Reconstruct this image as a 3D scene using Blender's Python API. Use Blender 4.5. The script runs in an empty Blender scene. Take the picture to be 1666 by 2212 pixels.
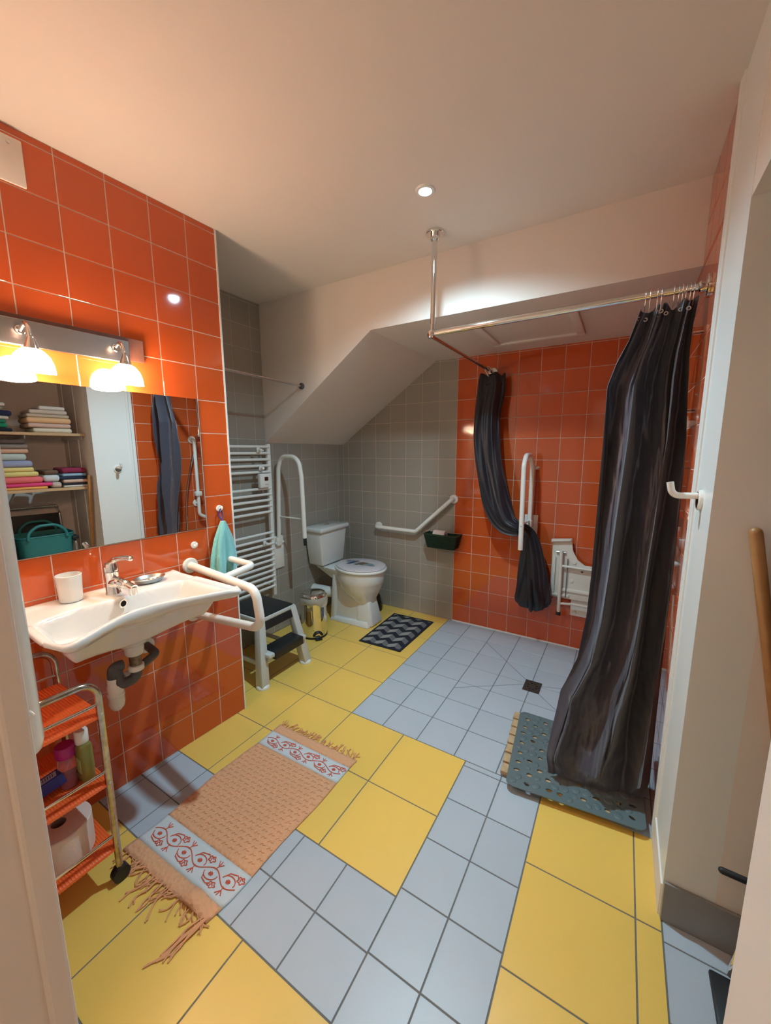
import bpy, bmesh, math, random
from mathutils import Vector, Matrix, Euler
random.seed(7)
D = bpy.data
SC = bpy.context.scene
COL = SC.collection
V = Vector
PI = math.pi

# ------------------------------------------------------------------ camera
FPX, W, H = 842.21, 1666, 2212
pitch, yaw, roll = 0.1557, 0.5452, -0.0024
cam_d = D.cameras.new('camera')
cam = D.objects.new('camera', cam_d); COL.objects.link(cam)
cam_d.sensor_fit = 'HORIZONTAL'; cam_d.sensor_width = 36.0
cam_d.lens = FPX / W * 36.0
cam_d.clip_start = 0.02; cam_d.clip_end = 50
cy_, sy_, cp_, sp_ = math.cos(yaw), math.sin(yaw), math.cos(pitch), math.sin(pitch)
fwd = V((-sy_ * cp_, cy_ * cp_, -sp_)); rgt = V((cy_, sy_, 0)); upv = rgt.cross(fwd)
c_, s_ = math.cos(roll), math.sin(roll)
r2 = rgt * c_ + upv * s_; u2 = -rgt * s_ + upv * c_
mw = Matrix((r2, u2, -fwd)).transposed().to_4x4()
mw.translation = V((1.7055, -1.29, 1.4245))
cam.matrix_world = mw
SC.camera = cam

# ------------------------------------------------------------------ world, lamps, exposure
wd = D.worlds.new('World'); SC.world = wd; wd.use_nodes = True
bg = wd.node_tree.nodes['Background']
bg.inputs[0].default_value = (1.0, 0.78, 0.60, 1); bg.inputs[1].default_value = 0.25   # light of the hallway behind the open door
SC.view_settings.view_transform = 'Standard'; SC.view_settings.look = 'None'
SC.view_settings.exposure = 0.52; SC.view_settings.gamma = 1.0
SC.view_settings.use_curve_mapping = False
WARM = (1.0, 0.66, 0.38); COOL = (0.55, 0.85, 1.0)
SPOT_W = 112.0
SHADE_E = 46.0
HALL_W = 5.0

def lamp(name, kind, loc, col, power, **kw):
    l = D.lights.new(name, kind); l.color = col; l.energy = power
    for k, v in kw.items(): setattr(l, k, v)
    o = D.objects.new(name, l); COL.objects.link(o); o.location = loc
    return o
CEIL_Z, LOW_Z, XR, YB, YBULK, XREC = 2.44, 2.127, 1.91, 1.681, 0.745, -0.56
SPOT = V((0.952, 0.261, CEIL_Z))
spot_l = lamp('spot_lamp', 'SPOT', SPOT - V((0, 0, .012)), COOL, SPOT_W, spot_size=math.radians(150), spot_blend=1.0, shadow_soft_size=.03)
# ceiling lamp of the hallway, behind the camera
hall_l = lamp('hall_lamp', 'AREA', (1.42, -2.1, 2.36), (1.0, .74, .52), HALL_W, size=.35, shape='DISK')

# ------------------------------------------------------------------ materials
def mat(name, col, rough=.5, metal=0, spec=.5, coat=0, sheen=0, trans=0, emit=None, estr=0, bump=None, var=0, noise=None, ior=None, alpha=None):
    m = D.materials.new(name); m.use_nodes = True
    nt = m.node_tree; b = nt.nodes['Principled BSDF']
    b.inputs['Base Color'].default_value = (*col, 1)
    b.inputs['Roughness'].default_value = rough
    b.inputs['Metallic'].default_value = metal
    b.inputs['Specular IOR Level'].default_value = spec
    b.inputs['Coat Weight'].default_value = coat; b.inputs['Coat Roughness'].default_value = .05
    if sheen: b.inputs['Sheen Weight'].default_value = sheen
    if trans: b.inputs['Transmission Weight'].default_value = trans
    if ior: b.inputs['IOR'].default_value = ior
    if emit: b.inputs['Emission Color'].default_value = (*emit, 1); b.inputs['Emission Strength'].default_value = estr
    last = None
    if noise:      # (scale, amount, second colour)
        tc = nt.nodes.new('ShaderNodeTexCoord'); nz = nt.nodes.new('ShaderNodeTexNoise')
        nz.inputs['Scale'].default_value = noise[0]; nz.inputs['Detail'].default_value = 5
        nt.links.new(tc.outputs['Object'], nz.inputs['Vector'])
        rp = nt.nodes.new('ShaderNodeMapRange'); rp.inputs[1].default_value = .35; rp.inputs[2].default_value = .7
        rp.inputs[3].default_value = 0; rp.inputs[4].default_value = noise[1]
        nt.links.new(nz.outputs['Fac'], rp.inputs[0])
        mx = nt.nodes.new('ShaderNodeMix'); mx.data_type = 'RGBA'
        mx.inputs[6].default_value = (*col, 1); mx.inputs[7].default_value = (*noise[2], 1)
        nt.links.new(rp.outputs[0], mx.inputs[0]); last = mx.outputs[2]
    if var:
        oi = nt.nodes.new('ShaderNodeObjectInfo'); mr = nt.nodes.new('ShaderNodeMapRange')
        mr.inputs[3].default_value = 1 - var; mr.inputs[4].default_value = 1 + var
        nt.links.new(oi.outputs['Random'], mr.inputs[0])
        hs = nt.nodes.new('ShaderNodeHueSaturation'); nt.links.new(mr.outputs[0], hs.inputs['Value'])
        if last: nt.links.new(last, hs.inputs['Color'])
        else: hs.inputs['Color'].default_value = (*col, 1)
        last = hs.outputs[0]
    if last: nt.links.new(last, b.inputs['Base Color'])
    if bump:       # (kind, scale, strength, distance)
        tc = nt.nodes.new('ShaderNodeTexCoord')
        if bump[0] == 'noise':
            t = nt.nodes.new('ShaderNodeTexNoise'); t.inputs['Scale'].default_value = bump[1]; t.inputs['Detail'].default_value = 4; out = t.outputs['Fac']
        elif bump[0] == 'voronoi':
            t = nt.nodes.new('ShaderNodeTexVoronoi'); t.inputs['Scale'].default_value = bump[1]; out = t.outputs['Distance']
        else:
            t = nt.nodes.new('ShaderNodeTexWave'); t.inputs['Scale'].default_value = bump[1]; out = t.outputs['Fac']
        nt.links.new(tc.outputs['Object'], t.inputs['Vector'])
        bp = nt.nodes.new('ShaderNodeBump'); bp.inputs['Strength'].default_value = bump[2]; bp.inputs['Distance'].default_value = bump[3]
        nt.links.new(out, bp.inputs['Height']); nt.links.new(bp.outputs[0], b.inputs['Normal'])
    return m

M = {}
M['paint'] = mat('white_paint', (.79, .71, .65), .75, bump=('noise', 90, .06, .002))
M['panelpaint'] = mat('panel_paint', (.80, .80, .78), .35)
M['orange'] = mat('orange_glaze', (.57, .092, .020), .07, coat=.3, var=.045)
M['greywall'] = mat('grey_wall_glaze', (.355, .312, .266), .16, var=.03)
M['grout_o'] = mat('pale_pink_grout', (.70, .52, .42), .85)
M['grout_g'] = mat('pale_grey_grout', (.56, .52, .47), .85)
M['grout_f'] = mat('grey_floor_grout', (.17, .16, .15), .9)
M['yellow'] = mat('yellow_floor_tile', (.83, .53, .115), .34, var=.02, noise=(6, .10, (.70, .43, .06)), bump=('noise', 260, .05, .001))
M['greyfloor'] = mat('grey_floor_tile', (.44, .48, .53), .38, var=.03, noise=(7, .12, (.34, .36, .39)), bump=('noise', 260, .05, .001))
M['ceramic'] = mat('white_ceramic', (.72, .71, .69), .07, coat=.4)
M['wplastic'] = mat('white_plastic', (.82, .80, .76), .22)
M['rail'] = mat('white_lacquered_tube', (.84, .80, .74), .2, coat=.3)
M['chrome'] = mat('chrome', (.80, .79, .77), .06, metal=1)
M['brushed'] = mat('brushed_steel', (.62, .60, .58), .3, metal=1)
M['silver'] = mat('silver_sheet', (.42, .41, .42), .28, metal=1)
M['oldchrome'] = mat('pitted_chrome', (.62, .60, .56), .16, metal=1, noise=(40, .75, (.36, .26, .14)))
M['mirror'] = mat('mirror_silver', (.86, .88, .87), .008, metal=1)
M['wood_dark'] = mat('dark_wood', (.17, .06, .035), .4, noise=(30, .6, (.10, .035, .02)))
M['wood'] = mat('pale_wood', (.55, .37, .20), .6, noise=(25, .7, (.38, .23, .11)))
M['wood_stick'] = mat('varnished_beech', (.42, .22, .08), .4, noise=(22, .6, (.30, .14, .045)))
M['shade'] = mat('lit_glass_shade', (1, .9, .75), .3, emit=(1, .76, .53), estr=SHADE_E)
M['led'] = mat('lit_led', (1, 1, 1), .3, emit=(.55, .86, 1.0), estr=24)
M['curtain'] = mat('dark_taffeta', (.052, .045, .062), .37, sheen=.28, spec=.6, bump=('noise', 380, .06, .001))
M['black'] = mat('black_rubber', (.012, .012, .013), .5)
M['blackmat'] = mat('black_textile', (.010, .011, .020), .9)
M['lightgrey'] = mat('light_grey_textile', (.30, .28, .26), .95)
M['midgrey'] = mat('mid_grey_textile', (.13, .13, .14), .95)
M['steelgrey'] = mat('grey_pvc', (.085, .08, .082), .4)
M['rust'] = mat('rusty_brass', (.28, .22, .16), .45, metal=.8, noise=(60, .8, (.10, .06, .03)))
M['drain'] = mat('tarnished_grating', (.10, .085, .075), .5, metal=.6, noise=(90, .7, (.05, .04, .03)))
M['towel'] = mat('turquoise_terry', (.20, .56, .57), .95, sheen=.6, bump=('noise', 330, .9, .004))
M['blue'] = mat('dark_blue_cord', (.02, .03, .22), .7)
M['salmon'] = mat('salmon_weave', (.74, .36, .185), .95, sheen=.2, bump=('voronoi', 75, .75, .004))
M['salmon_plain'] = mat('salmon_yarn', (.74, .34, .165), .95)
M['linen'] = mat('white_linen', (.60, .60, .60), .95, bump=('noise', 500, .4, .001))
M['redyarn'] = mat('red_embroidery', (.66, .10, .045), .8)
M['cart'] = mat('orange_ribbed_plastic', (.86, .135, .028), .35)
M['rubber'] = mat('grey_green_rubber', (.115, .150, .155), .42, var=.02)
M['teal'] = mat('teal_plastic', (.025, .20, .205), .4)
M['green'] = mat('dark_green_plastic', (.006, .028, .014), .55)
M['paper'] = mat('pink_paper', (.72, .55, .48), .95, bump=('noise', 140, .3, .002))
M['card'] = mat('brown_card', (.25, .17, .13), .9)
M['pinkcap'] = mat('magenta_plastic', (.42, .012, .18), .35)
M['clearpink'] = mat('clear_pink_plastic', (.75, .40, .46), .12, trans=.75, ior=1.3)
M['pinkgel'] = mat('magenta_gel', (.42, .02, .15), .3)
M['oil'] = mat('olive_bottle_plastic', (.42, .36, .10), .1, trans=.55, ior=1.35)
M['oillabel'] = mat('green_label', (.34, .38, .12), .5)
M['box'] = mat('blue_carton', (.012, .03, .22), .35)
M['boxlight'] = mat('pale_label', (.45, .47, .55), .5)
M['frame'] = mat('light_grey_plastic', (.58, .57, .54), .35)
M['seatplastic'] = mat('ivory_plastic', (.72, .69, .62), .35)
M['lid'] = mat('pale_lilac_lid', (.66, .60, .63), .12, coat=.5)
M['navyprint'] = mat('navy_print', (.03, .05, .16), .4)
M['tealprint'] = mat('blue_grey_print', (.12, .22, .28), .4)
M['brownprint'] = mat('brown_print', (.14, .10, .07), .4)
M['greyprint'] = mat('grey_print', (.28, .30, .30), .4)
M['display'] = mat('dark_red_display', (.06, .015, .01), .3)
M['darkhole'] = mat('dark_hole', (.004, .004, .004), .8)
M['skirt'] = mat('grey_skirting_tile', (.27, .255, .24), .3)
M['liner'] = mat('clear_bin_liner', (.62, .58, .50), .25, trans=.35, ior=1.2)
M['melamine'] = mat('beech_melamine', (.55, .36, .20), .45)

# ------------------------------------------------------------------ helpers
def tagp(o, label=None, cat=None, group=None, kind=None):
    if label: o['label'] = label
    if cat: o['category'] = cat
    if group: o['group'] = group
    if kind: o['kind'] = kind
    return o
def thing(name, label, cat, loc=(0, 0, 0), rz=0, group=None):
    o = D.objects.new(name, None); COL.objects.link(o); o.location = loc; o.rotation_euler = (0, 0, rz)
    o.empty_display_size = .05
    return tagp(o, label, cat, group)
def mo(name, vf, m, parent=None, smooth=False, label=None, kind=None):
    me = D.meshes.new(name); me.from_pydata([tuple(v) for v in vf[0]], [], vf[1]); me.update()
    mats = m if isinstance(m, (list, tuple)) else [m]
    for mm in mats: me.materials.append(M[mm] if isinstance(mm, str) else mm)
    if len(vf) > 2:
        for p, i in zip(me.polygons, vf[2]): p.material_index = i
    if smooth:
        me.polygons.foreach_set('use_smooth', [True] * len(me.polygons))
        if smooth != 'all': me.set_sharp_from_angle(angle=math.radians(smooth if not isinstance(smooth, bool) else 40))
    o = D.objects.new(name, me); COL.objects.link(o)
    if parent: o.parent = parent
    if label: o['label'] = label
    if kind: o['kind'] = kind
    return o
def join(*parts):
    v, f, mi = [], [], []
    for p in parts:
        n = len(v); v += [tuple(x) for x in p[0]]; f += [tuple(i + n for i in q) for q in p[1]]
        mi += list(p[2]) if len(p) > 2 else [0] * len(p[1])
    return v, f, mi
def setm(p, i): return p[0], p[1], [i] * len(p[1])
def xf(p, mt):
    return ([mt @ V(v) for v in p[0]],) + tuple(p[1:])
def T(x, y, z): return Matrix.Translation((x, y, z))
def R(a, ax): return Matrix.Rotation(a, 4, ax)
def box(x0, x1, y0, y1, z0, z1):
    v = [(x0, y0, z0), (x1, y0, z0), (x1, y1, z0), (x0, y1, z0), (x0, y0, z1), (x1, y0, z1), (x1, y1, z1), (x0, y1, z1)]
    return v, [(0, 3, 2, 1), (4, 5, 6, 7), (0, 1, 5, 4), (1, 2, 6, 5), (2, 3, 7, 6), (3, 0, 4, 7)]
def rbox(x0, x1, y0, y1, z0, z1, r=.01, seg=2, taper=None):
    bm = bmesh.new()
    v, f = box(x0, x1, y0, y1, z0, z1)
    if taper:   # scale of the bottom about the centre
        cx, cy = (x0 + x1) / 2, (y0 + y1) / 2
        v = [((cx + (a - cx) * taper[0]), (cy + (b - cy) * taper[1]), c) if abs(c - z0) < 1e-9 else (a, b, c) for a, b, c in v]
    bv = [bm.verts.new(p) for p in v]
    for q in f: bm.faces.new([bv[i] for i in q])
    bmesh.ops.bevel(bm, geom=bm.edges[:], offset=r, segments=seg, profile=.5, affect='EDGES', clamp_overlap=True)
    bm.verts.index_update()
    out = [tuple(p.co) for p in bm.verts], [tuple(p.index for p in q.verts) for q in bm.faces]
    bm.free(); return out
def hexa(p):   # 8 points: bottom loop 4, top loop 4
    return list(p), [(0, 3, 2, 1), (4, 5, 6, 7), (0, 1, 5, 4), (1, 2, 6, 5), (2, 3, 7, 6), (3, 0, 4, 7)]
def bevelled(p, r=.004, seg=2):
    bm = bmesh.new(); bv = [bm.verts.new(q) for q in p[0]]
    for q in p[1]: bm.faces.new([bv[i] for i in q])
    bmesh.ops.recalc_face_normals(bm, faces=bm.faces[:])
    bmesh.ops.bevel(bm, geom=bm.edges[:], offset=r, segments=seg, profile=.5, affect='EDGES', clamp_overlap=True)
    bm.verts.index_update()
    out = [tuple(q.co) for q in bm.verts], [tuple(a.index for a in q.verts) for q in bm.faces]
    bm.free(); return out
def prism(poly, z0, z1):   # polygon in xy, ccw
    n = len(poly)
    v = [(a, b, z0) for a, b in poly] + [(a, b, z1) for a, b in poly]
    return v, [tuple(range(n - 1, -1, -1)), tuple(range(n, 2 * n))] + [(i, (i + 1) % n, n + (i + 1) % n, n + i) for i in range(n)]
def lathe(prof, seg=24, cap=True):   # profile (r, z)
    v, f = [], []
    for r, z in prof:
        for i in range(seg):
            a = 2 * PI * i / seg; v.append((r * math.cos(a), r * math.sin(a), z))
    n = len(prof)
    for j in range(n - 1):
        for i in range(seg):
            k = (i + 1) % seg; f.append((j * seg + i, j * seg + k, (j + 1) * seg + k, (j + 1) * seg + i))
    if cap:
        if prof[0][0] > 1e-6: f.append(tuple(range(seg - 1, -1, -1)))
        if prof[-1][0] > 1e-6: f.append(tuple((n - 1) * seg + i for i in range(seg)))
    return v, f
def fillet(pts, r, n=6):
    pts = [V(p) for p in pts]; out = [pts[0]]
    for i in range(1, len(pts) - 1):
        a, b, c = pts[i - 1], pts[i], pts[i + 1]
        d1 = (a - b).normalized(); d2 = (c - b).normalized()
        rr = r[i - 1] if isinstance(r, (list, tuple)) else r
        ang = d1.angle(d2)
        if ang > PI - .05: out.append(b); continue
        t = min(rr / math.tan(ang / 2), (a - b).length * .49, (c - b).length * .49)
        rr = t * math.tan(ang / 2)
        p1, p2 = b + d1 * t, b + d2 * t
        ctr = b + (d1 + d2).normalized() * (rr / math.sin(ang / 2))
        v1, v2 = p1 - ctr, p2 - ctr; th = v1.angle(v2)
        for k in range(n + 1):
            s = k / n
            out.append(ctr + (v1 * math.sin((1 - s) * th) + v2 * math.sin(s * th)) / math.sin(th))
    out.append(pts[-1]); return out
def spline(pts, n=8):
    P = [V(p) for p in pts]; P = [P[0] * 2 - P[1]] + P + [P[-1] * 2 - P[-2]]; out = []
    for i in range(1, len(P) - 2):
        for k in range(n):
            t = k / n
            out.append(.5 * ((2 * P[i]) + (P[i + 1] - P[i - 1]) * t + (2 * P[i - 1] - 5 * P[i] + 4 * P[i + 1] - P[i + 2]) * t * t + (3 * P[i] - P[i - 1] - 3 * P[i + 1] + P[i + 2]) * t ** 3))
    out.append(P[-2]); return out
def tube(pts, r, seg=12, closed=False, round_end=False):
    pts = [V(p) for p in pts]; n = len(pts)
    if n < 2: return [], []
    rad = r if isinstance(r, (list, tuple)) else [r] * n
    if round_end and not closed:
        e0 = (pts[0] - pts[1]).normalized(); e1 = (pts[-1] - pts[-2]).normalized()
        a = [(pts[0] + e0 * rad[0] * s, rad[0] * c) for s, c in ((1, .05), (.86, .5), (.5, .87))]
        b = [(pts[-1] + e1 * rad[-1] * s, rad[-1] * c) for s, c in ((.5, .87), (.86, .5), (1, .05))]
        pts = [p for p, _ in a] + pts + [p for p, _ in b]; rad = [q for _, q in a] + list(rad) + [q for _, q in b]; n = len(pts)
    tan = []
    for i in range(n):
        if closed: t = pts[(i + 1) % n] - pts[i - 1]
        else: t = pts[min(i + 1, n - 1)] - pts[max(i - 1, 0)]
        tan.append(t.normalized() if t.length > 1e-9 else V((0, 0, 1)))
    up = V((0, 0, 1)) if abs(tan[0].z) < .9 else V((1, 0, 0))
    nrm = (up - tan[0] * up.dot(tan[0])).normalized(); v, f = [], []
    for i in range(n):
        nrm = (nrm - tan[i] * nrm.dot(tan[i])); nrm = nrm.normalized() if nrm.length > 1e-6 else tan[i].orthogonal().normalized()
        bi = tan[i].cross(nrm)
        for k in range(seg):
            a = 2 * PI * k / seg; v.append(pts[i] + (nrm * math.cos(a) + bi * math.sin(a)) * rad[i])
    for i in range(n if closed else n - 1):
        j = (i + 1) % n
        for k in range(seg):
            l = (k + 1) % seg; f.append((i * seg + k, i * seg + l, j * seg + l, j * seg + k))
    if not closed:
        f.append(tuple(range(seg - 1, -1, -1))); f.append(tuple((n - 1) * seg + k for k in range(seg)))
    return v, f
def disc(c, nrm, r, h, seg=24, bev=.3):   # round flange; base at c, growing along nrm
    nrm = V(nrm).normalized(); q = V((0, 0, 1)).rotation_difference(nrm).to_matrix().to_4x4()
    b = min(h * bev, r * .3)
    return xf(lathe([(r, 0), (r, h - b), (r - b, h), (0.0001, h)], seg), T(*c) @ q)
def surf(fn, nu, nv, cu=False):
    v = [fn(i / nu, j / nv) for j in range(nv + 1) for i in range(nu + (0 if cu else 1))]
    w = nu if cu else nu + 1; f = []
    for j in range(nv):
        for i in range(nu):
            k = (i + 1) % w if cu else i + 1
            f.append((j * w + i, j * w + k, (j + 1) * w + k, (j + 1) * w + i))
    return v, f
def lerp(a, b, t): return a + (b - a) * t
def interp(tab, x):
    if x <= tab[0][0]: return tab[0][1]
    for (a, b), (c, d) in zip(tab, tab[1:]):
        if x <= c: return lerp(b, d, (x - a) / (c - a))
    return tab[-1][1]
def sstep(a, b, x):
    t = max(0, min(1, (x - a) / (b - a))); return t * t * (3 - 2 * t)

# ---------- tiles: convex polygons in a wall's own (u,v) frame
def clip(poly, a, b, c):    # keep a*u+b*v<=c
    out = []
    for i in range(len(poly)):
        p, q = poly[i], poly[(i + 1) % len(poly)]
        dp, dq = a * p[0] + b * p[1] - c, a * q[0] + b * q[1] - c
        if dp <= 1e-9: out.append(p)
        if (dp < -1e-9 and dq > 1e-9) or (dp > 1e-9 and dq < -1e-9):
            t = dp / (dp - dq); out.append((p[0] + (q[0] - p[0]) * t, p[1] + (q[1] - p[1]) * t))
    return out
def inset(poly, d):
    n = len(poly); res = poly
    for i in range(n):
        p, q = poly[i], poly[(i + 1) % n]
        dx, dy = q[0] - p[0], q[1] - p[1]; L = math.hypot(dx, dy)
        if L < 1e-6: continue
        a, b = dy / L, -dx / L          # outward normal of a ccw polygon
        res = clip(res, a, b, a * p[0] + b * p[1] - d)
        if len(res) < 3: return []
    return res
def area(p): return abs(sum(p[i][0] * p[(i + 1) % len(p)][1] - p[(i + 1) % len(p)][0] * p[i][1] for i in range(len(p)))) / 2
def clean(p):
    out = [q for i, q in enumerate(p) if math.hypot(q[0] - p[i - 1][0], q[1] - p[i - 1][1]) > 1e-4]
    return out
tilecache = {}
class Plane:
    def __init__(s, parent, o, u, v, joint=.003, th=.006, ch=.0011):
        s.p, s.o, s.u, s.v, s.j, s.th, s.ch = parent, V(o), V(u).normalized(), V(v).normalized(), joint, th, ch
        n = s.u.cross(s.v)
        s.rot = Matrix((s.u, s.v, n)).transposed().to_euler(); s.n = 0
    def tile(s, poly, m):
        poly = clean(poly)
        if len(poly) < 3 or area(poly) < 1.5e-4: return
        pin = clean(inset(poly, s.j / 2))
        if len(pin) < 3 or area(pin) < 8e-5: return
        u0, v0 = min(p[0] for p in pin), min(p[1] for p in pin)
        loc = [(round(p[0] - u0, 5), round(p[1] - v0, 5)) for p in pin]
        key = (tuple(loc), m, s.th, s.ch)
        if key not in tilecache:
            top = clean(inset(loc, s.ch))
            if len(top) != len(loc): top = [(lerp(p[0], sum(q[0] for q in loc) / len(loc), .02), lerp(p[1], sum(q[1] for q in loc) / len(loc), .02)) for p in loc]
            # the clipped inset may start at another corner: line it up
            best = min(range(len(top)), key=lambda k: math.hypot(top[k][0] - loc[0][0], top[k][1] - loc[0][1]))
            top = top[best:] + top[:best]
            n = len(loc)
            v = [(a, b, -s.th) for a, b in loc] + [(a, b, -s.ch) for a, b in loc] + [(a, b, 0) for a, b in top]
            f = [tuple(range(2 * n, 3 * n))]
            for r in (0, 1):
                f += [(r * n + i, r * n + (i + 1) % n, (r + 1) * n + (i + 1) % n, (r + 1) * n + i) for i in range(n)]
            me = D.meshes.new('tile'); me.from_pydata(v, [], f); me.materials.append(M[m]); me.update(); tilecache[key] = me
        o = D.objects.new('tile', tilecache[key]); COL.objects.link(o); o.parent = s.p
        o.location = s.o + s.u * u0 + s.v * v0; o.rotation_euler = s.rot; s.n += 1
    def grid(s, us, vs, m, clips=(), split=()):
        for a, b in zip(us, us[1:]):
            for c, d in zip(vs, vs[1:]):
                poly = [(a, c), (b, c), (b, d), (a, d)]
                for k in clips: poly = clip(poly, *k) if len(poly) > 2 else poly
                polys = [poly]
                for (p, q) in split:      # cut lines between two points
                    nx, ny = q[1] - p[1], p[0] - q[0]; cc = nx * p[0] + ny * p[1]
                    dx, dy = q[0] - p[0], q[1] - p[1]; L2 = dx * dx + dy * dy; res = []
                    for g in polys:
                        mid = (sum(t[0] for t in g) / len(g), sum(t[1] for t in g) / len(g))
                        t = ((mid[0] - p[0]) * dx + (mid[1] - p[1]) * dy) / L2
                        if 0 < t < 1: res += [h for h in (clip(g, nx, ny, cc), clip(g, -nx, -ny, -cc)) if len(h) > 2]
                        else: res.append(g)
                    polys = res
                for g in polys:
                    if len(g) > 2: s.tile(g, m if isinstance(m, str) else m(g))
def frange(a, b, st):
    out = [a]; 
    while out[-1] + st < b - 1e-4: out.append(out[-1] + st)
    out.append(b); return out
X0 = .5614
G = .0015     # tile faces stand this proud of the grout
TP = .1515
rows = [0] + [.148 + .15125 * i for i in range(16)]

# ------------------------------------------------------------------ setting
def struct(name, vf, m, **k):
    o = mo(name, vf, m, **k); o['kind'] = 'structure'; return o
LA = .048
def lw(y): return LA * y          # x of the orange wall
CL = math.sqrt(1 + LA * LA); LN = V((1, -LA, 0)) / CL; LU = V((LA, 1, 0)) / CL
# left wall (solid partition; grout plane recessed)
YN = -1.2                                            # near wall
t_ = .10
wl = struct('wall_left', hexa([(lw(YN - .2) - .1 - G, YN - .2, 0), (lw(YN - .2) - G, YN - .2, 0), (-G, -.0015, 0), (-t_, -.0015, 0),
    (lw(YN - .2) - .1 - G, YN - .2, CEIL_Z), (lw(YN - .2) - G, YN - .2, CEIL_Z), (-G, -.0015, CEIL_Z), (-t_, -.0015, CEIL_Z)]), 'grout_o')
pl = Plane(wl, V((0, 0, 0)) - LU * 1.3, LU, (0, 0, 1), .0036)
cols = [1.3, 1.3 - .1441] ; 
while cols[-1] > .10: cols.append(cols[-1] - TP)
cols.append(.04); cols = sorted(cols)
pl.grid(cols, rows[:17] + [CEIL_Z], 'orange')
struct('trim_1', box(-.006, .0035, -.004, .004, 0, CEIL_Z), 'panelpaint')['label'] = 'white corner bead at the end of the orange wall'

# recessed wall behind radiator and toilet
wr = struct('wall_recess', box(XREC - .1, XREC - G, -.3, YB + .1, 0, CEIL_Z), 'grout_g')
pl = Plane(wr, (XREC, 0, 0), (0, 1, 0), (0, 0, 1), .0028)
k0 = .812
ucols = [0] + [k0 + .155 * i for i in range(-5, 0)] + [YBULK]
pl.grid(ucols, rows[:17] + [CEIL_Z - .004], 'greywall')
ucols = [YBULK] + [k0 + .1555 * i for i in range(0, 6)] + [YB]
SLZ = 1.483
pl.grid(ucols, [r for r in rows if r < SLZ] + [SLZ], 'greywall')
# partition's far side and the end of the recess
struct('wall_recess.001', box(XREC - .1, -t_, -.3, -.0, 0, CEIL_Z), 'paint')

# back wall
wb = struct('wall_back', box(XREC - .1, XR + .1, YB + G, YB + .12, -.02, CEIL_Z), 'grout_o')
pb = Plane(wb, (0, YB, 0), (1, 0, 0), (0, 0, 1), .0034); pb.u = V((1, 0, 0))
# normal must face -y: u x v = (1,0,0)x(0,0,1) = (0,-1,0)
brow = rows[:14] + [LOW_Z - .006, LOW_Z]
brow = [0] + [.148 + .15125 * i for i in range(13)] + [2.115, LOW_Z]
pb.grid([X0 + TP * i for i in range(0, 9)] + [XR], brow, 'orange')
sx0, sz0, sx1, sz1 = XREC, SLZ, .372, LOW_Z
a_, b_ = -(sz1 - sz0), (sx1 - sx0); cc_ = a_ * sx0 + b_ * sz0
pg = Plane(wb, (0, YB, 0), (1, 0, 0), (0, 0, 1), .0028)
pg.grid([XREC] + [X0 - TP * i for i in range(7, -1, -1)], brow, 'greywall', clips=[(a_, b_, cc_)])

# right wall: tiled shower side, painted panel, alcove opening
YP = .300
wrt = struct('wall_right', box(XR + G, XR + .12, YP - .02, YB + .12, -.02, CEIL_Z), 'grout_o')
pr = Plane(wrt, (XR, YB, 0), (0, -1, 0), (0, 0, 1), .0034)
uc = [0] + [TP * i for i in range(1, 10)] + [YB - YP]
pr.grid([u for u in frange(0, YB - YP, TP)], brow, 'orange')
up = [YB - YBULK] + [u for u in frange(0, YB - YP, TP) if u > YB - YBULK + .01]
pr.grid(up, [LOW_Z + .14, CEIL_Z] if False else [LOW_Z, LOW_Z + .14, CEIL_Z], 'orange')
struct('wall_right.001', box(XR - .001, XR + .12, .0, YP - .02, -.01, CEIL_Z), 'panelpaint')
struct('trim_2', rbox(XR - .009, XR + .005, YP - .020, YP + .004, 0, CEIL_Z, .003), 'panelpaint')['label'] = 'white upright bead between orange tiles and painted panel'
struct('trim_3', rbox(XR - .007, XR + .006, YP - .040, YP - .022, 0, CEIL_Z, .002), 'panelpaint')
ZL = 2.0                                              # lintel
struct('wall_right.002', box(XR, XR + .12, -.6, .0, ZL, CEIL_Z), 'paint')
struct('wall_right.003', box(XR, XR + .12, -2.6, -.6, -.01, CEIL_Z), 'paint')
# alcove shell
AX = 2.62
struct('wall_alcove', box(XR + .12, AX + .1, 0.0, .12, -.01, CEIL_Z), 'paint')
struct('wall_alcove.001', box(AX, AX + .1, -1.3, .0, -.01, CEIL_Z), 'paint')
struct('wall_alcove.002', box(XR + .12, AX + .1, -1.4, -1.3, -.01, CEIL_Z), 'paint')
struct('ceiling.001', box(XR + .12, AX, -1.3, .0, ZL + .25, ZL + .33), 'paint')
# bulkhead with its 45-degree cut, low ceiling and sloping ceiling
bk = [(XREC, SLZ), (sx1, LOW_Z), (XR, LOW_Z), (XR, CEIL_Z), (XREC, CEIL_Z)]
v, f = prism(bk, 0, .04)
v = [(a, YBULK + .04 - c, b) for a, b, c in v]
struct('wall_bulkhead', (v, f), 'paint')
n_ = V((-(sz1 - sz0), 0, (sx1 - sx0))).normalized() * .04
struct('ceiling.002', hexa([(sx0, YBULK + .04, sz0), (sx1, YBULK + .04, sz1), (sx1, YB + .01, sz1), (sx0, YB + .01, sz0),
    (sx0 + n_.x, YBULK + .04, sz0 + n_.z), (sx1 + n_.x, YBULK + .04, sz1 + n_.z), (sx1 + n_.x, YB + .01, sz1 + n_.z), (sx0 + n_.x, YB + .01, sz0 + n_.z)]), 'paint')
struct('ceiling.003', box(sx1, XR, YBULK + .04, YB + .01, LOW_Z, LOW_Z + .05), 'paint')
struct('ceiling', box(XREC - .1, AX + .1, -2.9, YB + .12, CEIL_Z, CEIL_Z + .08), 'paint')
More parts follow.
